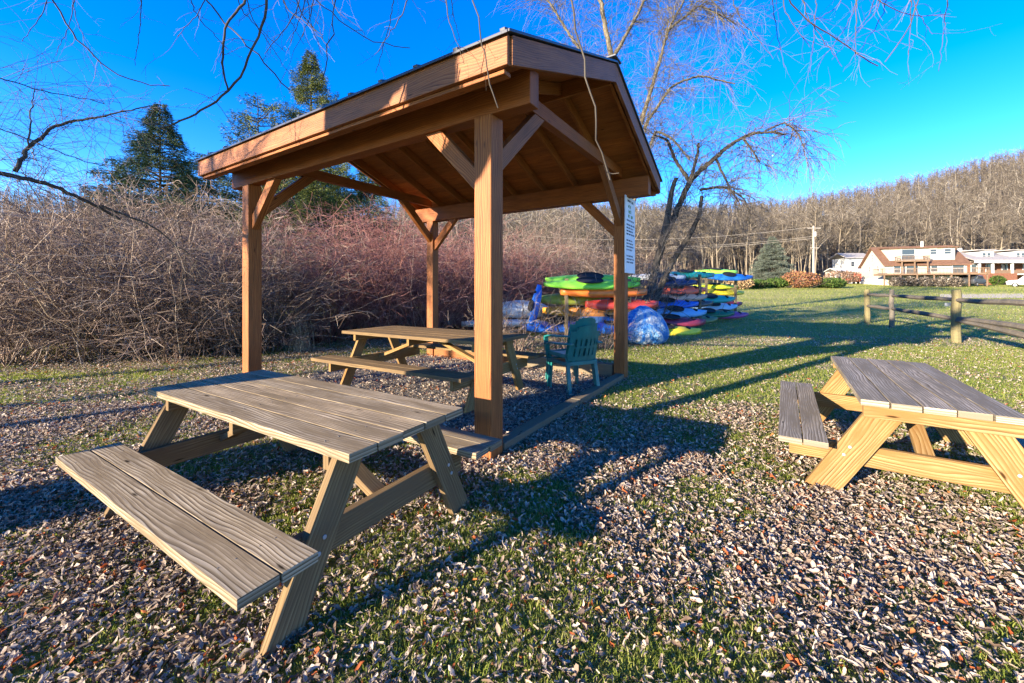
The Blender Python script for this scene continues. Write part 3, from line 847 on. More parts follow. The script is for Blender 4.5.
for s in (0, 1):
    e = -.45 if s == 0 else DEP + .45
    zz = ze - (zr - ze) / RM * .45
    pts = [(-.35, e, zz), (X1 + .35, e, zz), (X1 + .35, RM, zr), (-.35, RM, zr)]
    m.poly_prism(pts if s == 0 else pts[::-1], (0, 0, .16))
m.build('roof', H_ROOFB, h1)
dx0, dx1 = Hx(889, .6), Hx(954.5, .6); dz0, dz1 = hz(262.3), hz(248.6)
MB().box(((dx0 + dx1) / 2, .5 + 1.5, (dz0 + dz1) / 2), (dx1 - dx0, 3.0, dz1 - dz0)).build('dormer', H_CREAM, h1)
MB().board(((dx0 + dx1) / 2, .1, dz1 + .02), ((dx0 + dx1) / 2, 3.7, dz1 + .35), (1, 0, 0), dx1 - dx0 + .5, .16).build('dormer_roof', H_ROOFB, h1)
for px, py, w__, h__ in ((908, 255, 1.7, 1.75), (933, 252.6, .85, .85), (947.5, 252.6, .85, .85)): win(h1, (Hx(px, .5), .46, hz(py)), w__, h__)
for px, w__, h__ in ((897, .9, 1.2), (912, 1.5, 1.7), (934, .85, 1.0), (958, 1.4, 1.7)): win(h1, (Hx(px), -.04, hz(269.3)), w__, h__)
for y_, z_, hh_ in ((RM, hz(255.5), 1.0), (1.9, hz(268), .95), (4.4, hz(268), .95)): win(h1, (-.04, y_, z_), .5, hh_, 'side')
def deck(x0, x1, pyf, yfront, yback, pyr, legs):
    m = MB(); z = hz(pyf)
    m.box(((x0 + x1) / 2, (yfront + yback) / 2, z), (x1 - x0, abs(yfront - yback) - .1, .22))
    d = m.build('deck', H_DECK, h1)
    m = MB(); zt = hz(pyr)
    m.box(((x0 + x1) / 2, yfront + .05, zt), (x1 - x0, .08, .07)); m.box(((x0 + x1) / 2, yfront + .05, z + .22), (x1 - x0, .05, .05))
    n = int((x1 - x0) / .16)
    for i in range(n + 1): m.box((x0 + (x1 - x0) * i / n, yfront + .05, (z + zt) / 2), (.035, .035, zt - z))
    for s in (x0, x1):
        m.box((s, (yfront + yback) / 2, zt), (.07, abs(yfront - yback), .07))
        for i in range(8): m.box((s, yfront + (yback - yfront) * (i + .5) / 8, (z + zt) / 2), (.035, .035, zt - z))
    m.build('railing', H_DECK, d)
    for i in range(legs): MB().box((x0 + .2 + (x1 - x0 - .4) * i / (legs - 1), yfront + .12, z / 2), (.14, .14, z)).build('deck_post', H_DECK, d)
deck(Hx(900, -1), Hx(929, -1), 261.8, -1.2, .45, 257, 3)
deck(Hx(882, -2.5), Hx(988, -2.5), 275, -2.8, -.02, 269.5, 7)
MB().box(((Hx(895) + Hx(967)) / 2, -.1, hz(281.5)), (Hx(967) - Hx(895), .2, 1.5)).build('basement_wall', H_STONE, h1)
for i in range(5): MB().box((Hx(903 + i * 13), -.22, hz(282)), (1.0, .06, .8)).build('basement_window', GLASS, h1)
MB().tube([(Hx(922, 3.5), RM - .2, zr - .3), (Hx(922, 3.5), RM - .2, zr + .9)], .18, 8).build('chimney', H_GREY, h1)

D2 = 74.0; S2 = D2 / F
def h2x(px): return (px - 995) * S2
zg2 = CZ + (Y0 - 286) * S2
def h2z(py): return CZ + (Y0 - py) * S2 - zg2
h2 = thing('house', 'grey roofed house with white dormers and orange brick porch at the right edge', 'house', ((995 - 512) * S2, D2, zg2))
m = MB(); m.box(((h2x(966) + h2x(1046)) / 2, 4, h2z(272) / 2 + .8), (h2x(1046) - h2x(966), 7.5, h2z(262) - .2)); m.build('wall', H_BRICK, h2)
m = MB(); m.poly_prism([(h2x(962), -2.0, h2z(261.5)), (h2x(1050), -2.0, h2z(261.5)), (h2x(1046), 4, h2z(249)), (h2x(968), 4, h2z(249))], (0, .05, .2))
m.poly_prism([(h2x(968), 4.02, h2z(249)), (h2x(1046), 4.02, h2z(249)), (h2x(1046), 8.3, h2z(258)), (h2x(962), 8.3, h2z(258))], (0, .05, .2)); m.build('roof', H_ROOFG, h2)
MB().box(((h2x(962) + h2x(1050)) / 2, -2.1, h2z(262.5)), (h2x(1050) - h2x(962), .2, .42)).build('porch_fascia', H_WHITE, h2)
for a, b in ((978, 994), (1010, 1030)):
    xm = (h2x(a) + h2x(b)) / 2; wd_ = h2x(b) - h2x(a)
    dm = MB(); dm.poly_prism([(h2x(a), 0, h2z(259)), (h2x(b), 0, h2z(259)), (h2x(b), 0, h2z(252)), (xm + wd_ * .2, 0, h2z(250)), (h2x(a), 0, h2z(252))], (0, 3, 0)); d = dm.build('dormer', H_WHITE, h2)
    MB().box((xm, 1.4, h2z(249.9)), (wd_ + .5, 3.2, .18)).build('dormer_roof', H_ROOFG, d)
    win(h2, (xm - .4, -.04, h2z(255.5)), .7, 1.0, frame=H_GREY); win(h2, (xm + .45, -.04, h2z(255.5)), .7, 1.0, frame=H_GREY)
for px in (968, 981, 1000, 1014, 1019, 1035):
    MB().box((h2x(px), -1.8, h2z(268.5)), (.28, .28, h2z(263) - h2z(274))).build('porch_column', H_WHITE, h2)
for px in (975, 990, 1006, 1027): win(h2, (h2x(px), .2, h2z(268)), 1.0, 1.5)
MB().box(((h2x(966) + h2x(1046)) / 2, -1.6, h2z(274.8)), (h2x(1046) - h2x(966), 3.3, .2)).build('porch_floor', H_GREY, h2)
MB().box(((h2x(966) + h2x(1046)) / 2, -1.7, h2z(272.4)), (h2x(1000) - h2x(940), .08, .7)).build('porch_railing', H_DECK, h2)
MB().tube([(h2x(984), 4, h2z(250)), (h2x(984), 4, h2z(246.5))], .35, 8).build('chimney', H_WHITE, h2)
rw = MB(); p = at(1000, 281, 66)
rw.box((0, 0, 1.1), (7.2, .6, 2.2)); o = rw.build('retaining_wall', H_BRICK); o.location = (p.x - .5, 66.5, zg1); tag(o, 'orange brick retaining wall below the grey roofed house', 'wall')

# white house far left of the cream one, low shed, red van
D3 = 88; S3 = D3 / F
h3 = thing('house', 'small white house half hidden behind the cream house, left of its gable', 'house', (at(858, 270, D3).x, D3, float(ground_z(at(858, 270, D3).x, D3))))
MB().box((0, 2, 2.6), (5, 4, 5.2)).build('wall', H_WHITE, h3)
m = MB(); m.poly_prism([(-3, -.4, 5.15), (3, -.4, 5.15), (3, 2, 6.3), (-3, 2, 6.3)], (0, .05, .2)); m.poly_prism([(-3, 2.02, 6.3), (3, 2.02, 6.3), (3, 4.6, 5.15), (-3, 4.6, 5.15)], (0, .05, .2)); m.build('roof', H_ROOFG, h3)
win(h3, (-1.2, -.03, 3.9), .8, 1.1); win(h3, (1.0, -.03, 3.9), .8, 1.1)
p = at(846, 270, 82)
sh = thing('shed', 'long low white roofed shed left of the cream house', 'shed', (p.x, 82, float(ground_z(p.x, 82))))
MB().box((0, 0, 1.2), (6.0, 3, 2.4)).build('wall', H_GREY, sh)
m = MB(); m.poly_prism([(-3.3, -1.8, 2.4), (3.3, -1.8, 2.4), (3.3, 0, 3.1), (-3.3, 0, 3.1)], (0, .05, .12)); m.poly_prism([(-3.3, .02, 3.1), (3.3, .02, 3.1), (3.3, 1.8, 2.4), (-3.3, 1.8, 2.4)], (0, .05, .12)); m.build('roof', H_WHITE, sh)
MB().box((-1.5, -1.52, 1.0), (1.0, .06, 2.0)).build('door', H_DECK, sh); MB().box((1.2, -1.52, 1.4), (1.0, .06, .8)).build('window', GLASS, sh)
def car(label, px, Y, mat, yaw, zs=1.0):
    p = at(px, 285, Y); z = float(ground_z(p.x, Y))
    t = thing('parked_car', label, 'car', (p.x, Y, z), yaw)
    m = MB(); prof = [(-2.2, .35), (2.2, .35), (2.25, .75), (2.05, .98), (1.15, 1.06), (.55, 1.62 * zs), (-1.5, 1.66 * zs), (-2.15, 1.1), (-2.25, .7)]
    m.poly_prism([(x, -.86, zz) for x, zz in prof], (0, 1.72, 0)); m.build('body', mat, t, .08)
    m = MB()
    for y in (-.868, .868):
        m.poly_prism([(-1.35, y - .004, 1.1), (.7, y - .004, 1.1), (.42, y - .004, 1.5 * zs), (-1.3, y - .004, 1.53 * zs)], (0, .008, 0))
    m.build('side_window', GLASS, t)
    MB().board((1.1, 0, 1.10), (.60, 0, 1.58 * zs), (0, 1, 0), 1.45, .05).build('windscreen', GLASS, t)
    for x in (-1.4, 1.4):
        for y in (-.82, .82):
            wb = MB().tube([(x, y - .1, .33), (x, y + .1, .33)], .33, 16).build('wheel', RUBBER, t)
            MB().tube([(x, y + (.105 if y > 0 else -.105), .33), (x, y + (.11 if y > 0 else -.11), .33)], .19, 12).build('rim', STEEL, wb)
    for y in (-.6, .6): MB().box((2.22, y, .78), (.08, .3, .14)).build('headlight', H_WHITE, t)
    return t
car('red van parked left of the cream house', 856, 74, H_RED, 1.2, 1.15)
car('white car at the right edge of the picture below the brick wall', 1031, 58, H_WHITE, 2.2, 1.05)
car('dark car shape standing in for the shaded opening under the end of the wooden deck', 973, 60.5, plain('deck_opening_shade', (.03, .032, .036), .35, .5), .4)  # dark body added where there is only a shaded opening under the deck

# ------------------------------------------------------------------ utility pole
pz = at(813.5, 290, 62); zp = float(ground_z(pz.x, 62))
up = thing('utility_pole', 'pale wooden utility pole with wires standing behind the russet shrub', 'utility pole', (pz.x, 62, zp))
ztop = at(813, 226, 62).z - zp
MB().tube([(0, 0, -.2), (0, 0, ztop)], [.17, .12], 8).build('pole', POLE, up)
MB().box((0, -.16, ztop - .35), (2.0, .1, .12)).build('crossarm', POLE, up)
MB().box((0, -.16, ztop - 3.4), (1.3, .09, .1)).build('crossarm', POLE, up)
MB().tube([(.25, 0, ztop - 1.6), (.25, 0, ztop - .9)], .16, 8).build('transformer', H_GREY, up)
m = MB()
for dx, dz, ex in ((-.9, -.25, (-46, 12)), (0, -1.6, (-46, 12)), (.0, -1.9, (-46, 12))):
    pts = []
    for i in range(13):
        f = i / 12; pts.append((dx + ex[0] * f, ex[1] * f, ztop + dz - 4 * 1.4 * f * (1 - f) + .6 * f))
    m.tube(pts, .022, 4)
m.build('wires', POLE, up)

# ------------------------------------------------------------------ leafy shrubs / conifers
def quads_cloud(P, size, rs, flatten=0.0, dirs=None, aspect=1.0):
    """one small 2-tri leaf quad at each point"""
    n = len(P)
    if dirs is None:
        d = rs.normal(size=(n, 3)); d[:, 2] *= (1 - flatten)
    else: d = dirs
    d = d / (np.linalg.norm(d, axis=1, keepdims=True) + 1e-9)
    r = rs.normal(size=(n, 3)); e = np.cross(d, r); e /= (np.linalg.norm(e, axis=1, keepdims=True) + 1e-9)
    s = size * rs.uniform(.6, 1.3, (n, 1))
    V = np.stack([P - e * s * .5 * aspect, P + d * s * .5 + e * s * .12, P + d * s, P + d * s * .5 - e * s * .5 * aspect + e * s * .0], 1)
    V[:, 1] = P + d * s * .5 + e * s * .5 * aspect; V[:, 0] = P; V[:, 3] = P + d * s * .5 - e * s * .5 * aspect; V[:, 2] = P + d * s
    return V.reshape(-1, 3)
def quad_mesh(name, V):
    n = len(V) // 4; return np_mesh(name, V, np.arange(4 * n), np.full(n, 4))

def leaf_shrub(label, px, py_base, Y, w_, h_, mat, seed, name='shrub', cat='shrub', leaf=.22, n=2600, group=None):
    rs = np.random.default_rng(seed); p = at(px, py_base, Y); z = float(ground_z(p.x, Y))
    t = thing(name, label, cat, (p.x, Y, z), group=group)
    a = rs.normal(size=(n, 3)); a /= np.linalg.norm(a, axis=1, keepdims=True)
    cl = rs.normal(size=(14, 3)); cl /= np.linalg.norm(cl, axis=1, keepdims=True)
    bulge = .78 + .3 * np.max(a @ cl.T, axis=1) ** 3 * rs.uniform(.8, 1, n)
    r = rs.uniform(.35, 1, n) ** .4 * bulge
    P = a * r[:, None] * np.array([w_ / 2, w_ / 2 * .8, h_ / 2]) + np.array([0, 0, h_ * .48]); P[:, 2] = np.maximum(P[:, 2], .03)
    link_mesh('foliage', quad_mesh('foliage', quads_cloud(P, leaf, rs, aspect=.7)), mat, t)
    tw = Twigs()
    for i in range(14):
        b = rs.normal(size=3) * np.array([w_ * .2, w_ * .2, 0]); e = b * 1.6 + np.array([0, 0, h_ * rs.uniform(.6, .95)])
        tw.add([b * .4, (b + e) / 2 * .8, e], .05, .015)
    link_mesh('stems', tw.mesh('stems'), BARK_D, t)
    return t
leaf_shrub('round russet shrub in front of the utility pole', 801, 287, 55, 4.8, 2.5, SHRUB_R, 1)
leaf_shrub('low green shrub to the right of the russet one', 829, 287, 55, 4.6, 1.4, SHRUB_G, 2)
leaf_shrub('low green shrub between the russet one and the small spruce', 777, 287, 56, 3.6, 1.4, SHRUB_G, 3)
leaf_shrub('low green hedge left of the small spruce, near the kayaks', 756, 288, 54, 3.4, 1.2, SHRUB_G, 4)
leaf_shrub('dry tan shrub at the lawn edge just right of the blue kayak', 738, 288, 52, 3.8, 1.6, twigmat('tan_shrub', [(0, (.2, .12, .06)), (1, (.4, .28, .15))]), 5)
leaf_shrub('rusty brown bush left of the cream house gable', 842, 281, 70, 5.5, 2.6, twigmat('rust_shrub', [(0, (.13, .075, .05)), (1, (.3, .19, .13))]), 6)
leaf_shrub('dark green bush on the bank above the brick wall', 996, 276, 66, 2.4, 1.6, SHRUB_G, 9, n=1200)
for i, px in enumerate((897, 911, 925, 941, 955)):
    leaf_shrub('bare brown bush in the row under the deck of the cream house', px, 285, 60.0 - (px - 897) * .035, 1.9, 1.5, TW_FOR, 20 + i, n=900, leaf=.25, group='bushes under the deck')

def conifer(label, px, ptop, Y, base_w, mat, seed, zbase=None, crown_from=.12, layers=46, dens=34, droop=.25, gap=0.0, leaf=.34, group=None, barkm=BARK_D, name='spruce_tree', cat='tree', skew=0.0, sparse=1.0, pw=.8):
    rs = np.random.default_rng(seed); p = at(px, ptop, Y); zg = float(ground_z(p.x, Y)) if zbase is None else zbase
    H = p.z - zg; t = thing(name, label, cat, (p.x, Y, zg), group=group)
    tw = Twigs(); tw.add([(0, 0, -.1), (0.02, 0, H * .5), (0, 0, H)], H * .014, .02, 6)
    PP, DD = [], []
    for i in range(layers):
        f = crown_from + (1 - crown_from) * (i / layers) ** .95
        z = f * H; R = base_w / 2 * (1 - f) ** pw / (1 - crown_from) ** pw + .12
        nb_ = int(rs.integers(7, 11) * sparse)
        if rs.random() < gap: nb_ = max(2, nb_ // 3)
        for b in range(nb_):
            a = rs.uniform(0, 2 * PI); r = R * rs.uniform(.6, 1.12) * (1 + skew * math.cos(a))
            pts = np.array([[math.cos(a) * r * q, math.sin(a) * r * q, z + r * (.18 * q - droop * 1.4 * q * q + .12 * q ** 4)] for q in (0, .35, .7, 1)])
            tw.add(pts, .03 + .012 * r, .008)
            k = max(14, int(dens * r * 1.9))
            q = rs.uniform(.18, 1, k) ** .7
            base = np.stack([np.interp(q, (0, .35, .7, 1), pts[:, j]) for j in range(3)], -1)
            side = np.array([-math.sin(a), math.cos(a), 0]); wd_ = (.30 * r * (1.15 - q) + .12)
            off = rs.uniform(-1, 1, k) * wd_
            base = base + side * off[:, None]; base[:, 2] -= np.abs(off) * .35 + rs.uniform(0, .08, k)
            dd = side * np.sign(off)[:, None] * .6 + np.array([math.cos(a), math.sin(a), -.35]) + rs.normal(size=(k, 3)) * .45
            PP.append(base); DD.append(dd)
    P = np.concatenate(PP); Dv = np.concatenate(DD); P[:, 2] += rs.normal(size=len(P)) * H / layers * .4; Dv = Dv + rs.normal(size=Dv.shape) * .25
    link_mesh('trunk', tw.mesh('trunk'), barkm, t)
    link_mesh('crown', quad_mesh('crown', quads_cloud(P, leaf * .62, rs, dirs=Dv, aspect=.17)), mat, t)
    return t
conifer('tall dark spruce with a pointed top left of the pavilion roof', 160, 101, 30, 11.5, NEEDLE, 31, crown_from=.2, dens=62, leaf=.36, gap=.2, zbase=0, pw=.9, layers=40)
conifer('sparse dark spruce behind the thicket at the left end of the roof', 208, 150, 36, 10, NEEDLE, 32, pw=.6, dens=30, gap=.4, leaf=.42, zbase=0, sparse=.7)
conifer('lopsided dark evergreen left of the pointed spruce', 112, 158, 34, 9.0, NEEDLE, 33, pw=.6, dens=30, gap=.5, leaf=.42, zbase=0, sparse=.7)
conifer('tallest yellow green pine rising above the pavilion roof', 311, 50, 42, 14.5, NEEDLE_Y, 34, pw=.88, dens=56, layers=42, gap=.25, leaf=.42, droop=.0, name='pine_tree', zbase=0, crown_from=.3)
conifer('ragged pine leaning left of the tallest pine above the roof edge', 258, 96, 40, 14, NEEDLE_Y, 35, pw=.5, dens=30, gap=.4, leaf=.5, droop=-.02, name='pine_tree', zbase=0, sparse=.6, skew=.3)
conifer('low yellow green pine behind the left pavilion post', 262, 172, 27, 5.0, NEEDLE_Y, 36, dens=40, leaf=.36, droop=.05, name='pine_tree', zbase=0)
conifer('yellow green pine seen between the left posts under the roof', 318, 168, 30, 6.5, NEEDLE_Y, 37, dens=40, leaf=.36, droop=.05, name='pine_tree', zbase=0)
conifer('dark spruce seen through the pavilion under the tie beam', 368, 150, 38, 8.0, NEEDLE, 38, dens=34, leaf=.42, gap=.3, zbase=0)
conifer('small grey green spruce at the lawn edge left of the utility pole', 772, 236, 64, 7.6, NEEDLE_B, 39, dens=44, leaf=.36, crown_from=.04)

# ------------------------------------------------------------------ thicket shrubs
def arc(p0, d0, L, n, rs, grav, wob):
    P = [np.array(p0, float)]; d = np.array(d0, float); d /= np.linalg.norm(d); st = L / n
    for i in range(n):
        d = d + rs.normal(size=3) * wob + np.array([0, 0, grav]); d /= np.linalg.norm(d)
        P.append(P[-1] + d * st)
    return np.array(P)
def bush_meshes(seed, H, R, nst, n1, n2, grav=-.10, wob=.13, rt=1.0, spread=.75, one=False):
    rs = np.random.default_rng(seed); A = Twigs(); B = A if one else Twigs()
    for i in range(nst):
        az = rs.uniform(0, 2 * PI); rb = rs.uniform(0, .45) * R
        p0 = (math.cos(az) * rb, math.sin(az) * rb, -.05)
        az2 = az + rs.normal() * .5; tl = rs.uniform(.1, spread)
        L = H * rs.uniform(.65, 1.18)
        S = arc(p0, (math.cos(az2) * tl, math.sin(az2) * tl, 1), L, 7, rs, grav * .6, wob * .8)
        A.add(S, .011 * rt, .004 * rt)
        for j in range(n1):
            k = rs.uniform(.12, 1); idx = k * 7; i0 = min(6, int(idx)); fr = idx - i0
            q = S[i0] * (1 - fr) + S[i0 + 1] * fr
            tang = S[i0 + 1] - S[i0]; d = tang / np.linalg.norm(tang) * .6 + rs.normal(size=3) * .75; d[2] = abs(d[2]) * .7 + .05
            T = arc(q, d, H * rs.uniform(.14, .34), 4, rs, grav * .7, wob * 1.3)
            B.add(T, .0055 * rt, .0025 * rt)
            for l in range(n2):
                kk = rs.integers(1, 4); d2 = (T[kk + 1] - T[kk]) + rs.normal(size=3) * np.linalg.norm(T[1] - T[0]) * .8
                B.add(arc(T[kk], d2, H * rs.uniform(.06, .16), 3, rs, grav, wob * 1.3), .0035 * rt, .0022 * rt)
    if one: return (A.mesh('stems'),)
    return A.mesh('stems'), B.mesh('twigs')
BV = [bush_meshes(50 + i, 3.6, 1.5, 70, 11, 3, rt=1.2, wob=.17, grav=-.09, spread=.75) for i in range(3)]
BR = [bush_meshes(60 + i, 3.6, 1.5, 66, 11, 3, grav=-.06, spread=.65, rt=1.15, wob=.15) for i in range(3)]
BRUSH = [bush_meshes(70 + i, 1.7, .9, 26, 7, 1, grav=-.03, wob=.16, spread=.5, rt=1.1, one=True) for i in range(2)]
def mesh_with(me, mat):
    c = me.copy(); c.materials.clear(); c.materials.append(mat); return c
BVm = [(mesh_with(a, TW_BROWN), mesh_with(b, TW_BROWN)) for a, b in BV]
BRm = [(mesh_with(a, TW_RED), mesh_with(b, TW_RED)) for a, b in BR]
BBm = [(mesh_with(a[0], TW_BROWN),) for a in BRUSH]
def bush(meshes, x, y, sc_, rzv, label, group, hs_=1.0):
    t = thing('bare_shrub', label, 'shrub', (x, y, float(ground_z(x, y))), rzv, group)
    t.scale = (sc_, sc_, sc_ * hs_ * .92)
    for nm, me in zip(('stems', 'twigs'), meshes):
        o = bpy.data.objects.new(nm, me); COL.objects.link(o); o.parent = t
    return t
LB_L = 'bare grey brown shrub in the dense thicket left of the pavilion'
LB_R = 'bare reddish shrub in the thicket seen through the back of the pavilion'
rb = random.Random(3)
def row(lst, meshes, label, group):
    for (x, y, s, h) in lst:
        bush(meshes[rb.randrange(len(meshes))], x, y, s, rb.uniform(0, 6.28), label, group, h)
row([(-9.6, 7.6, .95, .95), (-8.3, 8.2, .95, .95), (-7.0, 8.3, .9, .88), (-5.9, 8.9, .85, .84),
     (-11.2, 8.6, 1.05, 1), (-9.6, 9.7, 1.1, 1), (-7.9, 10.0, 1.1, .9), (-6.4, 10.4, 1.05, .82), (-12.8, 10.6, 1.2, 1), (-11, 11.6, 1.25, 1), (-9, 12, 1.25, 1),
     (-14.5, 12.5, 1.3, .95), (-10.2, 15, 1.3, 1), (-16.5, 15.5, 1.4, .95), (-13, 17, 1.4, 1)], BVm, LB_L, 'shrubs of the left thicket')
row([(-5.2, 11.2, 1.0, 0.93), (-3.9, 11.6, 1.0, 0.93), (-2.6, 12.2, 1.0, 0.90), (-5.9, 13.6, 1.2, 0.95), (-4.2, 14.0, 1.2, 0.95), (-2.7, 14.4, 1.15, 0.95), (-1.3, 13.6, 1.0, 0.90), (-.3, 14.8, 1.05, 0.86), (-5, 16.5, 1.35, 0.95), (-2.2, 17, 1.25, 0.86), (-.3, 17.6, 1.15, 0.86)], BRm, LB_R, 'reddish shrubs behind the pavilion')
row([(1.2, 16.5, 1.1, .95), (2.6, 17.4, 1.1, .9), (3.9, 17.6, 1.1, .9), (.6, 19, 1.25, 1), (2.4, 20, 1.3, 1), (4.6, 19.8, 1.2, .95), (6.2, 21.5, 1.2, .8)], BVm, 'bare grey brown shrub rising behind the stored kayaks', 'shrubs behind the kayaks')
for (x, y, s) in ((.1, 8.9, .9), (1.25, 9.2, .75), (2.2, 9.6, .6), (-.6, 9.2, .7), (2.5, 12.6, 1.2), (3.9, 14.2, 1.1)):
    bush(BBm[rb.randrange(2)], x, y, s, rb.uniform(0, 6), 'leafless dark brush growing between the pavilion and the kayaks', 'brush in front of the kayaks')
BDm = [(mesh_with(a[0], TW_DARK),) for a in BRUSH]
for (x, y, s) in ((3.75, 12.9, 1.35), (4.5, 13.7, 1.5), (3.3, 13.6, 1.4), (5.0, 15.0, 1.6)):
    bush(BDm[rb.randrange(2)], x, y, s, rb.uniform(0, 6), 'dark tangled brush around the foot of the leaning willow', 'brush at the foot of the willow')
# dry grass clump by the thicket edge
dg = thing('dry_grass_clump', 'clump of pale dry stalks at the thicket edge between the left posts', 'grass clump', at(301, 352, 9.3) * 1.0)
dg.location.z = 0; tw = Twigs(); rs = np.random.default_rng(4)
for i in range(70):
    tw.add(arc((rs.normal() * .13, rs.normal() * .13, 0), (rs.normal() * .15, rs.normal() * .15, 1), rs.uniform(.4, .95), 4, rs, -.04, .07), .006, .002)
link_mesh('stalks', tw.mesh('stalks'), STRAW, dg)

# ------------------------------------------------------------------ willow behind the pavilion
def px_line(pts, Y=None):
    return np.array([list(at(p[0], p[1], p[2] if len(p) > 2 else Y)) for p in pts])
def smooth_line(P, n, kinks=0.0):
    """resample a polyline evenly, then round its corners"""
    P = np.asarray(P, float); L = np.concatenate([[0], np.cumsum(np.linalg.norm(np.diff(P, axis=0), axis=1))])
    n = int(max(n, min(90, L[-1] / .07)))
    u = np.linspace(0, L[-1], n); S = np.stack([np.interp(u, L, P[:, k]) for k in range(3)], -1)
    for _ in range(max(3, n // 6)):
        S[1:-1] = S[1:-1] * .5 + (S[2:] + S[:-2]) * .25
    st = L[-1] / n
    if n > 4: S[1:-1] += rng.normal(size=(n - 2, 3)) * st * .10
    return S
def add_twigs(tw, S, rs, n, Lr, grav, r0, up=.3, sub=3, f0=.15, wob=.16, r1=None, subL=.4):
    m_ = len(S) - 1
    for i in range(n):
        u = rs.uniform(f0, 1) * m_; i0 = min(m_ - 1, int(u)); fr = u - i0; q = S[i0] * (1 - fr) + S[i0 + 1] * fr
        tg = S[i0 + 1] - S[i0]; tg /= np.linalg.norm(tg); d = tg * .6 + rs.normal(size=3) * .7; d[2] += up
        L = rs.uniform(*Lr); T = arc(q, d, L, 6, rs, grav, wob); tw.add(T, r0, r1 or r0 * .4)
        for j in range(sub):
            k = rs.integers(1, 6); tw.add(arc(T[k], (T[k + 1] - T[k]) / (L / 6) + rs.normal(size=3) * .6, L * subL * rs.uniform(.5, 1.2), 4, rs, grav, wob), r0 * .6, r0 * .3)

YW = 14.0
wb = at(646, 300, YW)
wil = thing('willow_tree', 'leaning bare willow with drooping twigs behind the right end of the pavilion', 'tree', (wb.x, YW, 0))
OW = np.array([wb.x, YW, 0])
rs = np.random.default_rng(21)
trunk = Twigs(); tw = Twigs()
limbs = [
 ([(640, 334), (650, 290), (661, 245), (676, 212), (690, 180), (712, 160), (742, 136), (765, 131), (786, 134)], .17, .035, 40),
 ([(652, 334), (655, 300), (672, 262), (690, 235), (700, 214), (702, 196)], .13, .06, 14),
 ([(662, 245), (668, 215), (672, 190), (676, 178)], .13, .07, 8),
 ([(676, 212), (693, 172), (698, 150), (699, 143)], .08, .04, 10),
 ([(700, 190), (722, 186), (742, 196), (752, 215)], .05, .015, 16),
 ([(716, 158), (728, 185), (740, 205)], .05, .02, 14),
 ([(742, 137), (752, 150), (760, 163)], .05, .02, 14),
 ([(690, 182), (675, 160), (668, 140, 13.5), (655, 135, 13)], .07, .03, 10),
 ([(765, 131), (785, 122), (800, 135), (806, 160)], .035, .01, 26),
]
for pts, r0, r1, n in limbs:
    S = smooth_line(px_line(pts, YW), max(8, len(pts) * 4)) - OW
    trunk.add(S, r0, r1, 7); add_twigs(tw, S, rs, n * 3, (.7, 1.9), -.15, .010, .35, 6, .25)
link_mesh('trunk', trunk.mesh('trunk'), bark('dark_willow_bark', (.018, .015, .013), (.10, .085, .068), 14), wil)
link_mesh('crown', tw.mesh('crown'), TW_DARK, wil)

YT = 19.0
tb = at(628, 318, YT)
wil2 = thing('willow_tree', 'tall pale bare willow spreading high above the pavilion roof peak', 'tree', (tb.x, YT, 0))
OT = np.array([tb.x, YT, 0])
trunk = Twigs(); tw = Twigs()
limbs = [
 ([(628, 322), (630, 240), (625, 150), (612, 60), (600, 0), (590, -70)], .26, .06, 30),
 ([(628, 170), (645, 110), (660, 60), (668, 30), (690, -10)], .13, .03, 30),
 ([(629, 200), (645, 125), (672, 85), (700, 75), (735, 84)], .11, .03, 26),
 ([(625, 150), (600, 80), (560, 20), (530, -30)], .12, .03, 26),
 ([(612, 60), (640, 10), (660, -40)], .10, .03, 20),
 ([(630, 215), (655, 130), (672, 138), (690, 160)], .09, .04, 14),
 ([(600, 0), (560, -60), (520, -80)], .08, .03, 20),
 ([(668, 30), (700, 5), (730, 20)], .06, .015, 24),
]
for pts, r0, r1, n in limbs:
    S = smooth_line(px_line(pts, YT), max(8, len(pts) * 4)) - OT
    trunk.add(S, r0, r1, 7); add_twigs(tw, S, rs, int(n * 5.5), (.8, 3.0), -.12, .010, .45, 7, .25, .17)
link_mesh('trunk', trunk.mesh('trunk'), BARK_W, wil2)
link_mesh('crown', tw.mesh('crown'), TW_WIL, wil2)

# ------------------------------------------------------------------ near overhanging tree (trunk outside the left edge)
TB = np.array([-6.0, .62, 0.0])
near = thing('maple_tree', 'large bare tree whose branches hang into the top and left of the picture', 'tree', tuple(TB))
trunk = Twigs(); tw = Twigs(); rs = np.random.default_rng(77)
def tl(P, r0, r1, sides=7, n=None):
    S = smooth_line(np.array(P), n or max(8, len(P) * 4)) - TB; trunk.add(S, r0, r1, sides); return S
# main trunk and big limbs overhead
tl([(-6, .62, -.2), (-6.0, .62, 1.5), (-5.95, .66, 3.2), (-5.9, .7, 4.6)], .40, .30, 12)
tl([(-5.9, .7, 4.4), (-5.7, .6, 5.4), (-5.3, .5, 6.5), (-4.8, .3, 8.2)], .30, .16, 8)
tl([(-5.9, .7, 4.2), (-5.2, .1, 4.7), (-4.2, -.6, 5.0), (-3.0, -.9, 5.6), (-1.0, -.6, 6.2), (1.0, -.2, 6.6)], .20, .07, 8)
tl([(-5.9, .7, 4.5), (-6.3, 1.6, 5.6), (-6.4, 2.6, 6.8), (-6.2, 4.0, 7.8)], .22, .09, 8)
OL = [(-5.6, .7, 5.6), (-4.3, 1.2, 6.2), (-2.6, 1.8, 6.2), (-.8, 2.0, 5.9), (1.0, 2.1, 5.6), (2.8, 2.6, 5.0), (4.0, 3.2, 4.6)]
S = tl(OL, .11, .03, 7)
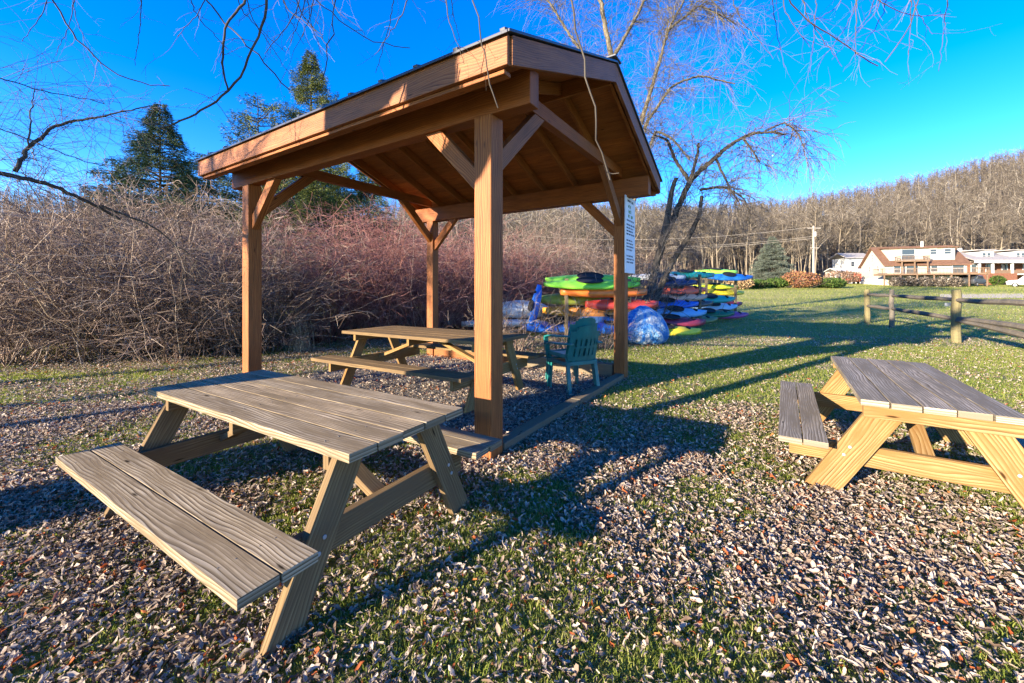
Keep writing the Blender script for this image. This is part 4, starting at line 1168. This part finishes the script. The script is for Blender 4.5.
# branches that come into the picture
def br(pts, r0, r1, n, Lr=(.25, .7), grav=-.05, start=None, sub=3, tr=.0035, up=.1):
    P = [list(at(*p)) for p in pts]
    if start is not None: P = [list(start)] + P
    S = smooth_line(np.array(P), len(P) * 5) - TB
    trunk.add(S, r0, r1, 6)
    if n: add_twigs(tw, S, rs, n, Lr, grav, tr, up, sub, .35 if start is not None else .05, .15)
    return S
br([(-60, 165, 3.9), (0, 172, 4.4), (50, 184, 4.8), (95, 204, 5.2), (120, 220, 5.4)], .055, .016, 80, (.4, 1.3), -.06, (-5.9, .8, 3.6), 5)
br([(15, 171, 4.5), (25, 150, 4.6), (60, 122, 4.8), (100, 117, 5.0), (150, 106, 5.2)], .024, .006, 60, (.3, 1.0), -.04, None, 4, .003, .0)
br([(29, 145, 4.6), (30, 115, 4.7), (35, 90, 4.8)], .010, .004, 14, (.2, .6), .0, None, 3, .0025, .3)
br([(100, 205, 5.2), (150, 225, 5.5), (200, 262, 5.8)], .016, .005, 18, (.4, 1.1), -.03, None, 3, .003)
br([(-30, 70, 4.0), (20, 84, 4.3), (60, 95, 4.6), (105, 104, 4.9)], .014, .004, 80, (.3, 1.0), -.04, (-5.3, 1.5, 5.6), 5, .0026)
br([(-30, 120, 4.2), (10, 130, 4.5), (50, 150, 4.7), (100, 165, 5)], .012, .004, 60, (.3, 1.0), -.06, (-5.6, 1.2, 4.6), 5, .0026)
br([(48, -10, 3.2), (70, 35, 3.3), (105, 70, 3.4), (140, 87, 3.5), (170, 86, 3.6)], .012, .004, 7, (.15, .4), -.05, (-4.3, 1.2, 6.0), 2, .0022)
br([(275, -20, 2.6), (262, 30, 2.7), (240, 78, 2.8), (228, 95, 2.8), (200, 113, 2.9), (160, 128, 3.0)], .014, .006, 9, (.15, .5), -.06, (-2.6, 1.8, 6.1), 2, .0025)
br([(250, -5, 2.7), (225, 25, 2.7), (221, 60, 2.75), (228, 92, 2.8)], .009, .006, 4, (.1, .3), -.06, None, 2, .002)
br([(195, -10, 2.8), (225, 25, 2.75), (260, 55, 2.8), (290, 90, 2.9)], .009, .004, 8, (.1, .35), -.06, (-2.6, 1.8, 6.0), 2, .002)
br([(340, -15, 2.6), (330, 40, 2.65), (322, 80, 2.7)], .007, .003, 7, (.12, .4), -.05, (-1.8, 1.9, 6.0), 2, .002)
br([(300, -10, 2.9), (345, 25, 2.9), (385, 50, 3.0), (410, 48, 3.1)], .006, .003, 8, (.12, .4), -.05, (-1.8, 1.9, 6.0), 2, .002)
br([(470, -20, 2.2), (476, 20, 2.2), (486, 70, 2.22), (492, 95, 2.25), (498, 108, 2.26)], .006, .0035, 0, start=(-.6, 2.0, 5.6))
br([(568, -25, 1.9), (577, 30, 1.92), (590, 95, 1.95), (603, 160, 2.0), (610, 180, 2.02)], .008, .004, 0, start=(.4, 2.0, 5.4))
br([(607, 172, 2.01), (612, 174, 2.02), (619, 173, 2.0)], .003, .002, 0)
br([(760, -20, 2.2), (795, 10, 2.25), (840, 42, 2.3), (878, 66, 2.35)], .007, .003, 12, (.1, .35), -.03, (1.6, 2.2, 5.3), 2, .0018)
br([(925, -20, 2.3), (915, 20, 2.3), (900, 45, 2.35), (885, 62, 2.4)], .006, .003, 8, (.08, .3), -.03, (2.8, 2.6, 4.9), 2, .0018)
br([(855, -15, 2.4), (890, 10, 2.4), (920, 18, 2.4), (950, 14, 2.4)], .006, .002, 10, (.08, .3), -.03, (2.8, 2.6, 4.9), 2, .0018)
br([(690, -30, 2.3), (705, -5, 2.3), (722, 18, 2.3), (735, 24, 2.35)], .006, .003, 6, (.08, .25), -.03, (1.0, 2.1, 5.4), 2, .0018)
br([(505, -20, 2.4), (530, 5, 2.4), (555, -5, 2.45)], .004, .002, 6, (.08, .25), -.03, (.2, 2.0, 5.5), 2, .0018)
# finer hanging twigs along the top of the picture
for k in range(34):
    px = (rs.uniform(40, 450) if k < 20 else rs.uniform(720, 950)); y_ = rs.uniform(2.3, 3.6); L0 = rs.uniform(30, 75)
    dx = rs.uniform(-60, 60)
    br([(px, -25, y_), (px + dx * .3, L0 * .3, y_), (px + dx * .75, L0 * .75, y_), (px + dx, L0, y_)], .0042, .0018, 5, (.1, .4), -.05, None, 2, .0016)
# limb whose shadow crosses the eave board
tl([(-5.95, .6, 2.7), (-5.75, .3, 3.5), (-5.42, -.2, 4.15), (-5.38, -.22, 4.8), (-5.3, -.35, 5.6), (-5.0, -.9, 7.0)], .31, .20, 10)
for P0, n in (((-5.3, .5, 6.5), 8), ((-6.3, 2.6, 6.8), 8), ((-4.2, -.6, 5.2), 5)):
    for i in range(n):
        d = rs.normal(size=3); d[2] = abs(d[2]) + .4
        Q = arc(P0, d, rs.uniform(2.0, 3.6), 8, rs, -.02, .12); trunk.add(Q - TB, .05, .012, 5); add_twigs(tw, Q - TB, rs, 14, (.5, 1.3), -.04, .005, .3, 3)
link_mesh('trunk', trunk.mesh('trunk'), BARK_D, near)
link_mesh('crown', tw.mesh('crown'), TW_DARK, near)

# ------------------------------------------------------------------ forest on the hill
def forest_tree_mesh(seed, H, n1=34, n2=9):
    rs = np.random.default_rng(seed); A = Twigs(); B = Twigs()
    S = arc((0, 0, -.5), (rs.normal() * .05, rs.normal() * .05, 1), H, 8, rs, .05, .05); A.add(S, H * .0105, .035, 6)
    fork = rs.random() < .5
    if fork:
        Q = arc(S[4], (rs.normal() * .4, rs.normal() * .4, 1), H * .45, 6, rs, .05, .08); A.add(Q, H * .007, .03, 5)
    for i in range(n1):
        u = rs.uniform(.35, 1) ** .8 * 8; i0 = min(7, int(u)); fr = u - i0; q = S[i0] * (1 - fr) + S[i0 + 1] * fr
        az = rs.uniform(0, 2 * PI); T = arc(q, (math.cos(az), math.sin(az), rs.uniform(.3, 1.2)), H * rs.uniform(.10, .24), 4, rs, .06, .14)
        B.add(T, .07, .022)
        for j in range(n2):
            k = rs.integers(1, 4); L = H * rs.uniform(.05, .12); B.add(arc(T[k], (T[k + 1] - T[k]) / np.linalg.norm(T[k + 1] - T[k]) + rs.normal(size=3) * .6, L, 3, rs, .05, .18), .03, .014)
    return A.mesh('trunk'), B.mesh('crown')
FT = []
for i in range(6):
    a, b = forest_tree_mesh(100 + i, 19.0); a.materials.append(BARK_P); b.materials.append(TW_FOR); FT.append((a, b))
rsf = np.random.default_rng(8); cnt = 0
LB_F = 'pale trunked bare tree in the forest at the foot of the hill'
while cnt < 285:
    Y = rsf.uniform(84, 150) if cnt > 60 else rsf.uniform(80, 100)
    px = rsf.uniform(640, 1040) if rsf.random() < .8 else rsf.uniform(-10, 640)
    x = (px - 512) / F * Y
    if 825 < px < 875 and Y < 96: continue
    if px > 860 and Y < 92: continue
    t = thing('forest_tree', LB_F, 'tree', (x, Y, float(ground_z(x, Y))), rsf.uniform(0, 6.28), 'trees at the foot of the hill')
    s = rsf.uniform(.52, .9); t.scale = (s, s, s * rsf.uniform(.9, 1.1))
    for nm, me in zip(('trunk', 'crown'), FT[rsf.integers(0, 6)]):
        o = bpy.data.objects.new(nm, me); COL.objects.link(o); o.parent = t
    cnt += 1
for k, (n_, t_, s_) in enumerate(((6.25, -15, .62), (7.45, -19, .7), (9.7, -17, .75))):
    x_, y_ = -.58 * n_ + .815 * t_, .815 * n_ + .58 * t_
    t = thing('bare_tree', 'bare tree standing outside the left edge of the picture, its shadow streaking the lawn', 'tree', (x_, y_, 0), k * 2.0, 'trees outside the left edge')
    t.scale = (s_, s_, s_)
    for nm, me in zip(('trunk', 'crown'), FT[k]):
        o = bpy.data.objects.new(nm, me); COL.objects.link(o); o.parent = t
# the rest of the wood, too many to count
def far_wood(n):
    r = np.random.default_rng(9); tmpl = []
    for k in range(8):
        q = Twigs(); H = 15.0; rk = np.random.default_rng(200 + k)
        S = arc((0, 0, -.5), (rk.normal() * .05, rk.normal() * .05, 1), H, 4, rk, .05, .06); q.add(S, .17, .05, 3)
        for i in range(40):
            u = rk.uniform(.3, 1) * 4; i0 = min(3, int(u)); f_ = u - i0; p = S[i0] * (1 - f_) + S[i0 + 1] * f_
            q.add(arc(p, (rk.normal(), rk.normal(), rk.uniform(.2, 1.3)), H * rk.uniform(.1, .26), 2, rk, .06, .2), .045, .02)
        tmpl.append((np.concatenate(q.V), np.concatenate(q.Fq)))
    VV, QQ, o = [], [], 0
    c = 0
    while c < n:
        Y = 92 + 205 * r.random() ** .8; px = r.uniform(400, 1120) if r.random() < .82 else r.uniform(-300, 400)
        x = (px - 512) / F * Y; z = float(ground_z(x, Y)); s = r.uniform(.7, 1.15); a = r.uniform(0, 6.28)
        V, Q = tmpl[r.integers(0, 8)]; ca, sa = math.cos(a), math.sin(a)
        W_ = np.stack([V[:, 0] * ca - V[:, 1] * sa, V[:, 0] * sa + V[:, 1] * ca, V[:, 2]], -1) * s + np.array([x, Y, z])
        VV.append(W_); QQ.append(Q + o); o += len(V); c += 1
    Q = np.concatenate(QQ); return np_mesh('hillside_wood', np.concatenate(VV), Q, np.full(len(Q), 4), True)
o = link_mesh('hillside_wood', far_wood(6500), TW_FOR)
tag(o, 'bare brown winter wood covering the hillside up to the skyline', 'wood', kind='stuff')

# ------------------------------------------------------------------ leaf litter and grass
def in_pad(x, y):
    c, s = math.cos(PZ), math.sin(PZ); dx, dy = x - SX, y - SY
    v = dx * c + dy * s; u = -dx * s + dy * c
    return (v > -.05) & (v < B_) & (u > 0) & (u < A_ + .2)
def patch(x, y): return fbm(x * 1.5 + 3, y * 1.5, 21, 4)
def grassiness(x, y):
    g = patch(x, y)
    g = g + .16 * np.exp(-(((x + .75) / .9) ** 2 + ((y - 1.9) / .6) ** 2)) + .10 * np.exp(-(((x + 1.9) / .6) ** 2 + ((y - 1.7) / .5) ** 2))
    lawn = np.maximum(sstep(2.6, 6.5, y + .25 * x) * sstep(.3, 1.8, x - .15 * (y - 4)), sstep(18, 26, y) * 1.8)
    g = g + .20 * lawn
    g = g - .10 * sstep(-2.2, -3.6, x) * (1 - sstep(8, 9, y)) + .02
    g = np.where(in_pad(x, y), g - .6, g)
    return g
def frustum_pts(n, y0, y1, r, power=1.0):
    y = y0 + (y1 - y0) * r.random(n) ** power
    hw = 1.36 * y + 1.2
    x = r.uniform(-1, 1, n) * hw
    keep = r.random(n) < hw / (1.36 * y1 + 1.2)
    return x[keep], y[keep]
def scatter(tmpls, x, y, z, s, r, tilt):
    """tmpls: list of (V, faces list); returns V, faces, sizes"""
    VV, FF, SS, o = [], [], [], 0
    which = r.integers(0, len(tmpls), len(x))
    for k, (V, Fc) in enumerate(tmpls):
        idx = np.nonzero(which == k)[0]; n = len(idx)
        if not n: continue
        a = r.uniform(0, 2 * PI, n); b = r.normal(0, tilt, n); c = r.normal(0, tilt, n)
        ca, sa, cb, sb, cc, sc2 = np.cos(a), np.sin(a), np.cos(b), np.sin(b), np.cos(c), np.sin(c)
        P = V[None] * s[idx][:, None, None]
        X, Y, Z = P[..., 0], P[..., 1], P[..., 2]
        Y, Z = Y * cb[:, None] - Z * sb[:, None], Y * sb[:, None] + Z * cb[:, None]
        X, Z = X * cc[:, None] + Z * sc2[:, None], -X * sc2[:, None] + Z * cc[:, None]
        X, Y = X * ca[:, None] - Y * sa[:, None], X * sa[:, None] + Y * ca[:, None]
        P = np.stack([X + x[idx][:, None], Y + y[idx][:, None], Z + z[idx][:, None]], -1)
        VV.append(P.reshape(-1, 3)); nf = len(Fc); fs = np.asarray(Fc)
        FF.append((fs[None] + (np.arange(n) * len(V))[:, None, None] + o).reshape(-1)); SS.append(np.full(n * nf, fs.shape[1])); o += n * len(V)
    return np.concatenate(VV), np.concatenate(FF), np.concatenate(SS)
def leaf_templates(r, k=9):
    T = []
    for i in range(k):
        V = []; nu, nv = 4, 3; lob = r.uniform(.0, .38); curl = r.uniform(1.2, 3.6); bend = r.uniform(-1.6, 1.6); wd_ = r.uniform(.24, .58)
        for a in range(nu + 1):
            u = a / nu; wv_ = wd_ * (math.sin(PI * (u * .9 + .06)) ** .7) * .5 * (1 + lob * (1 if a % 2 else -1))
            for b in range(nv):
                v_ = (b - 1)
                ang = v_ * curl * .55; rad = wv_ / max(.3, curl * .55)
                yy = math.sin(ang) * rad; zz = (1 - math.cos(ang)) * rad * 1.3
                zz += .2 * bend * (u - .5) ** 2 * 4 + r.normal() * .06; V.append((u - .5, yy + r.normal() * .05, zz))
        Fc = [(a * nv + b, (a + 1) * nv + b, (a + 1) * nv + b + 1, a * nv + b + 1) for a in range(nu) for b in range(nv - 1)]
        T.append((np.array(V), Fc))
    return T
rl = np.random.default_rng(33)
LT = leaf_templates(rl)
def leaf_field(N, y0, y1, smin, smax, power=1.0, dmul=1.0):
    x, y = frustum_pts(N, y0, y1, rl, power)
    g = grassiness(x, y)
    lawn = sstep(2.6, 7.5, y + .3 * x) * sstep(.2, 1.8, x - .15 * (y - 4))
    pr = np.clip(.90 - 2.5 * np.clip(g - .43, 0, 1), .34, 1) * (1 - .55 * lawn) * dmul
    pr = np.where(in_pad(x, y), .62, pr)
    pr = pr * np.clip(.25 + 1.5 * fbm(x * 6, y * 6, 61, 2), .2, 1.15)
    keep = rl.random(len(x)) < pr; x, y = x[keep], y[keep]
    z = .003 + rl.random(len(x)) ** 1.2 * .040 + field(x, y)
    s = smin + (smax - smin) * rl.random(len(x)) ** 1.3
    return scatter(LT, x, y, z, s, rl, .46)
def join(parts):
    o = 0; VV, FF, SS = [], [], []
    for V, Fc, S_ in parts: VV.append(V); FF.append(Fc + o); SS.append(S_); o += len(V)
    return np.concatenate(VV), np.concatenate(FF), np.concatenate(SS)
V, Fc, S_ = join([leaf_field(390000, .7, 5.0, .012, .052), leaf_field(250000, 5.0, 12.0, .022, .056), leaf_field(60000, 12.0, 26, .05, .09, dmul=.7)])
o = link_mesh('leaf_litter', np_mesh('leaf_litter', V, Fc, S_, True), LEAF)
tag(o, 'curled dry brown and grey fallen leaves covering the ground', 'fallen leaves', kind='stuff')

def blade_templates(r, k=8):
    T = []
    for i in range(k):
        ln = r.uniform(.2, .9); V = []
        for a, wv_ in ((0, .06), (.4, .05), (.75, .032)):
            yb_ = ln * a * a * .9; V += [(-wv_, yb_, a), (wv_, yb_, a)]
        V.append((0, ln * .9, .95 - .2 * ln)); V.append((0.001, ln * .9 + .001, .95 - .2 * ln))
        T.append((np.array(V), [(0, 1, 3, 2), (2, 3, 5, 4), (4, 5, 6, 7)]))
    return T
GT = blade_templates(rl)
def grass_field(N, y0, y1, hmin, hmax, power=1.0, base=.0, zlim=True):
    x, y = frustum_pts(N, y0, y1, rl, power); g = grassiness(x, y)
    fine = fbm(x * 5, y * 5, 40, 2)
    pr = np.clip((g - .42) * 4.2 + (fine - .5) * 1.3, .03, 1)
    keep = (rl.random(len(x)) < pr) & ~in_pad(x, y); x, y = x[keep], y[keep]
    return scatter(GT, x, y, field(x, y) - .004, rl.uniform(hmin, hmax, len(x)), rl, .35)
V, Fc, S_ = join([grass_field(760000, .7, 4.0, .016, .048), grass_field(430000, 4.0, 10, .03, .062), grass_field(170000, 10, 26, .05, .09), grass_field(330000, 24, 76, .09, .19, .8)])
o = link_mesh('lawn_grass', np_mesh('lawn_grass', V, Fc, S_, False), GRASS)
tag(o, 'short green lawn grass growing between the fallen leaves', 'grass', kind='stuff')

bpy.context.view_layer.update()
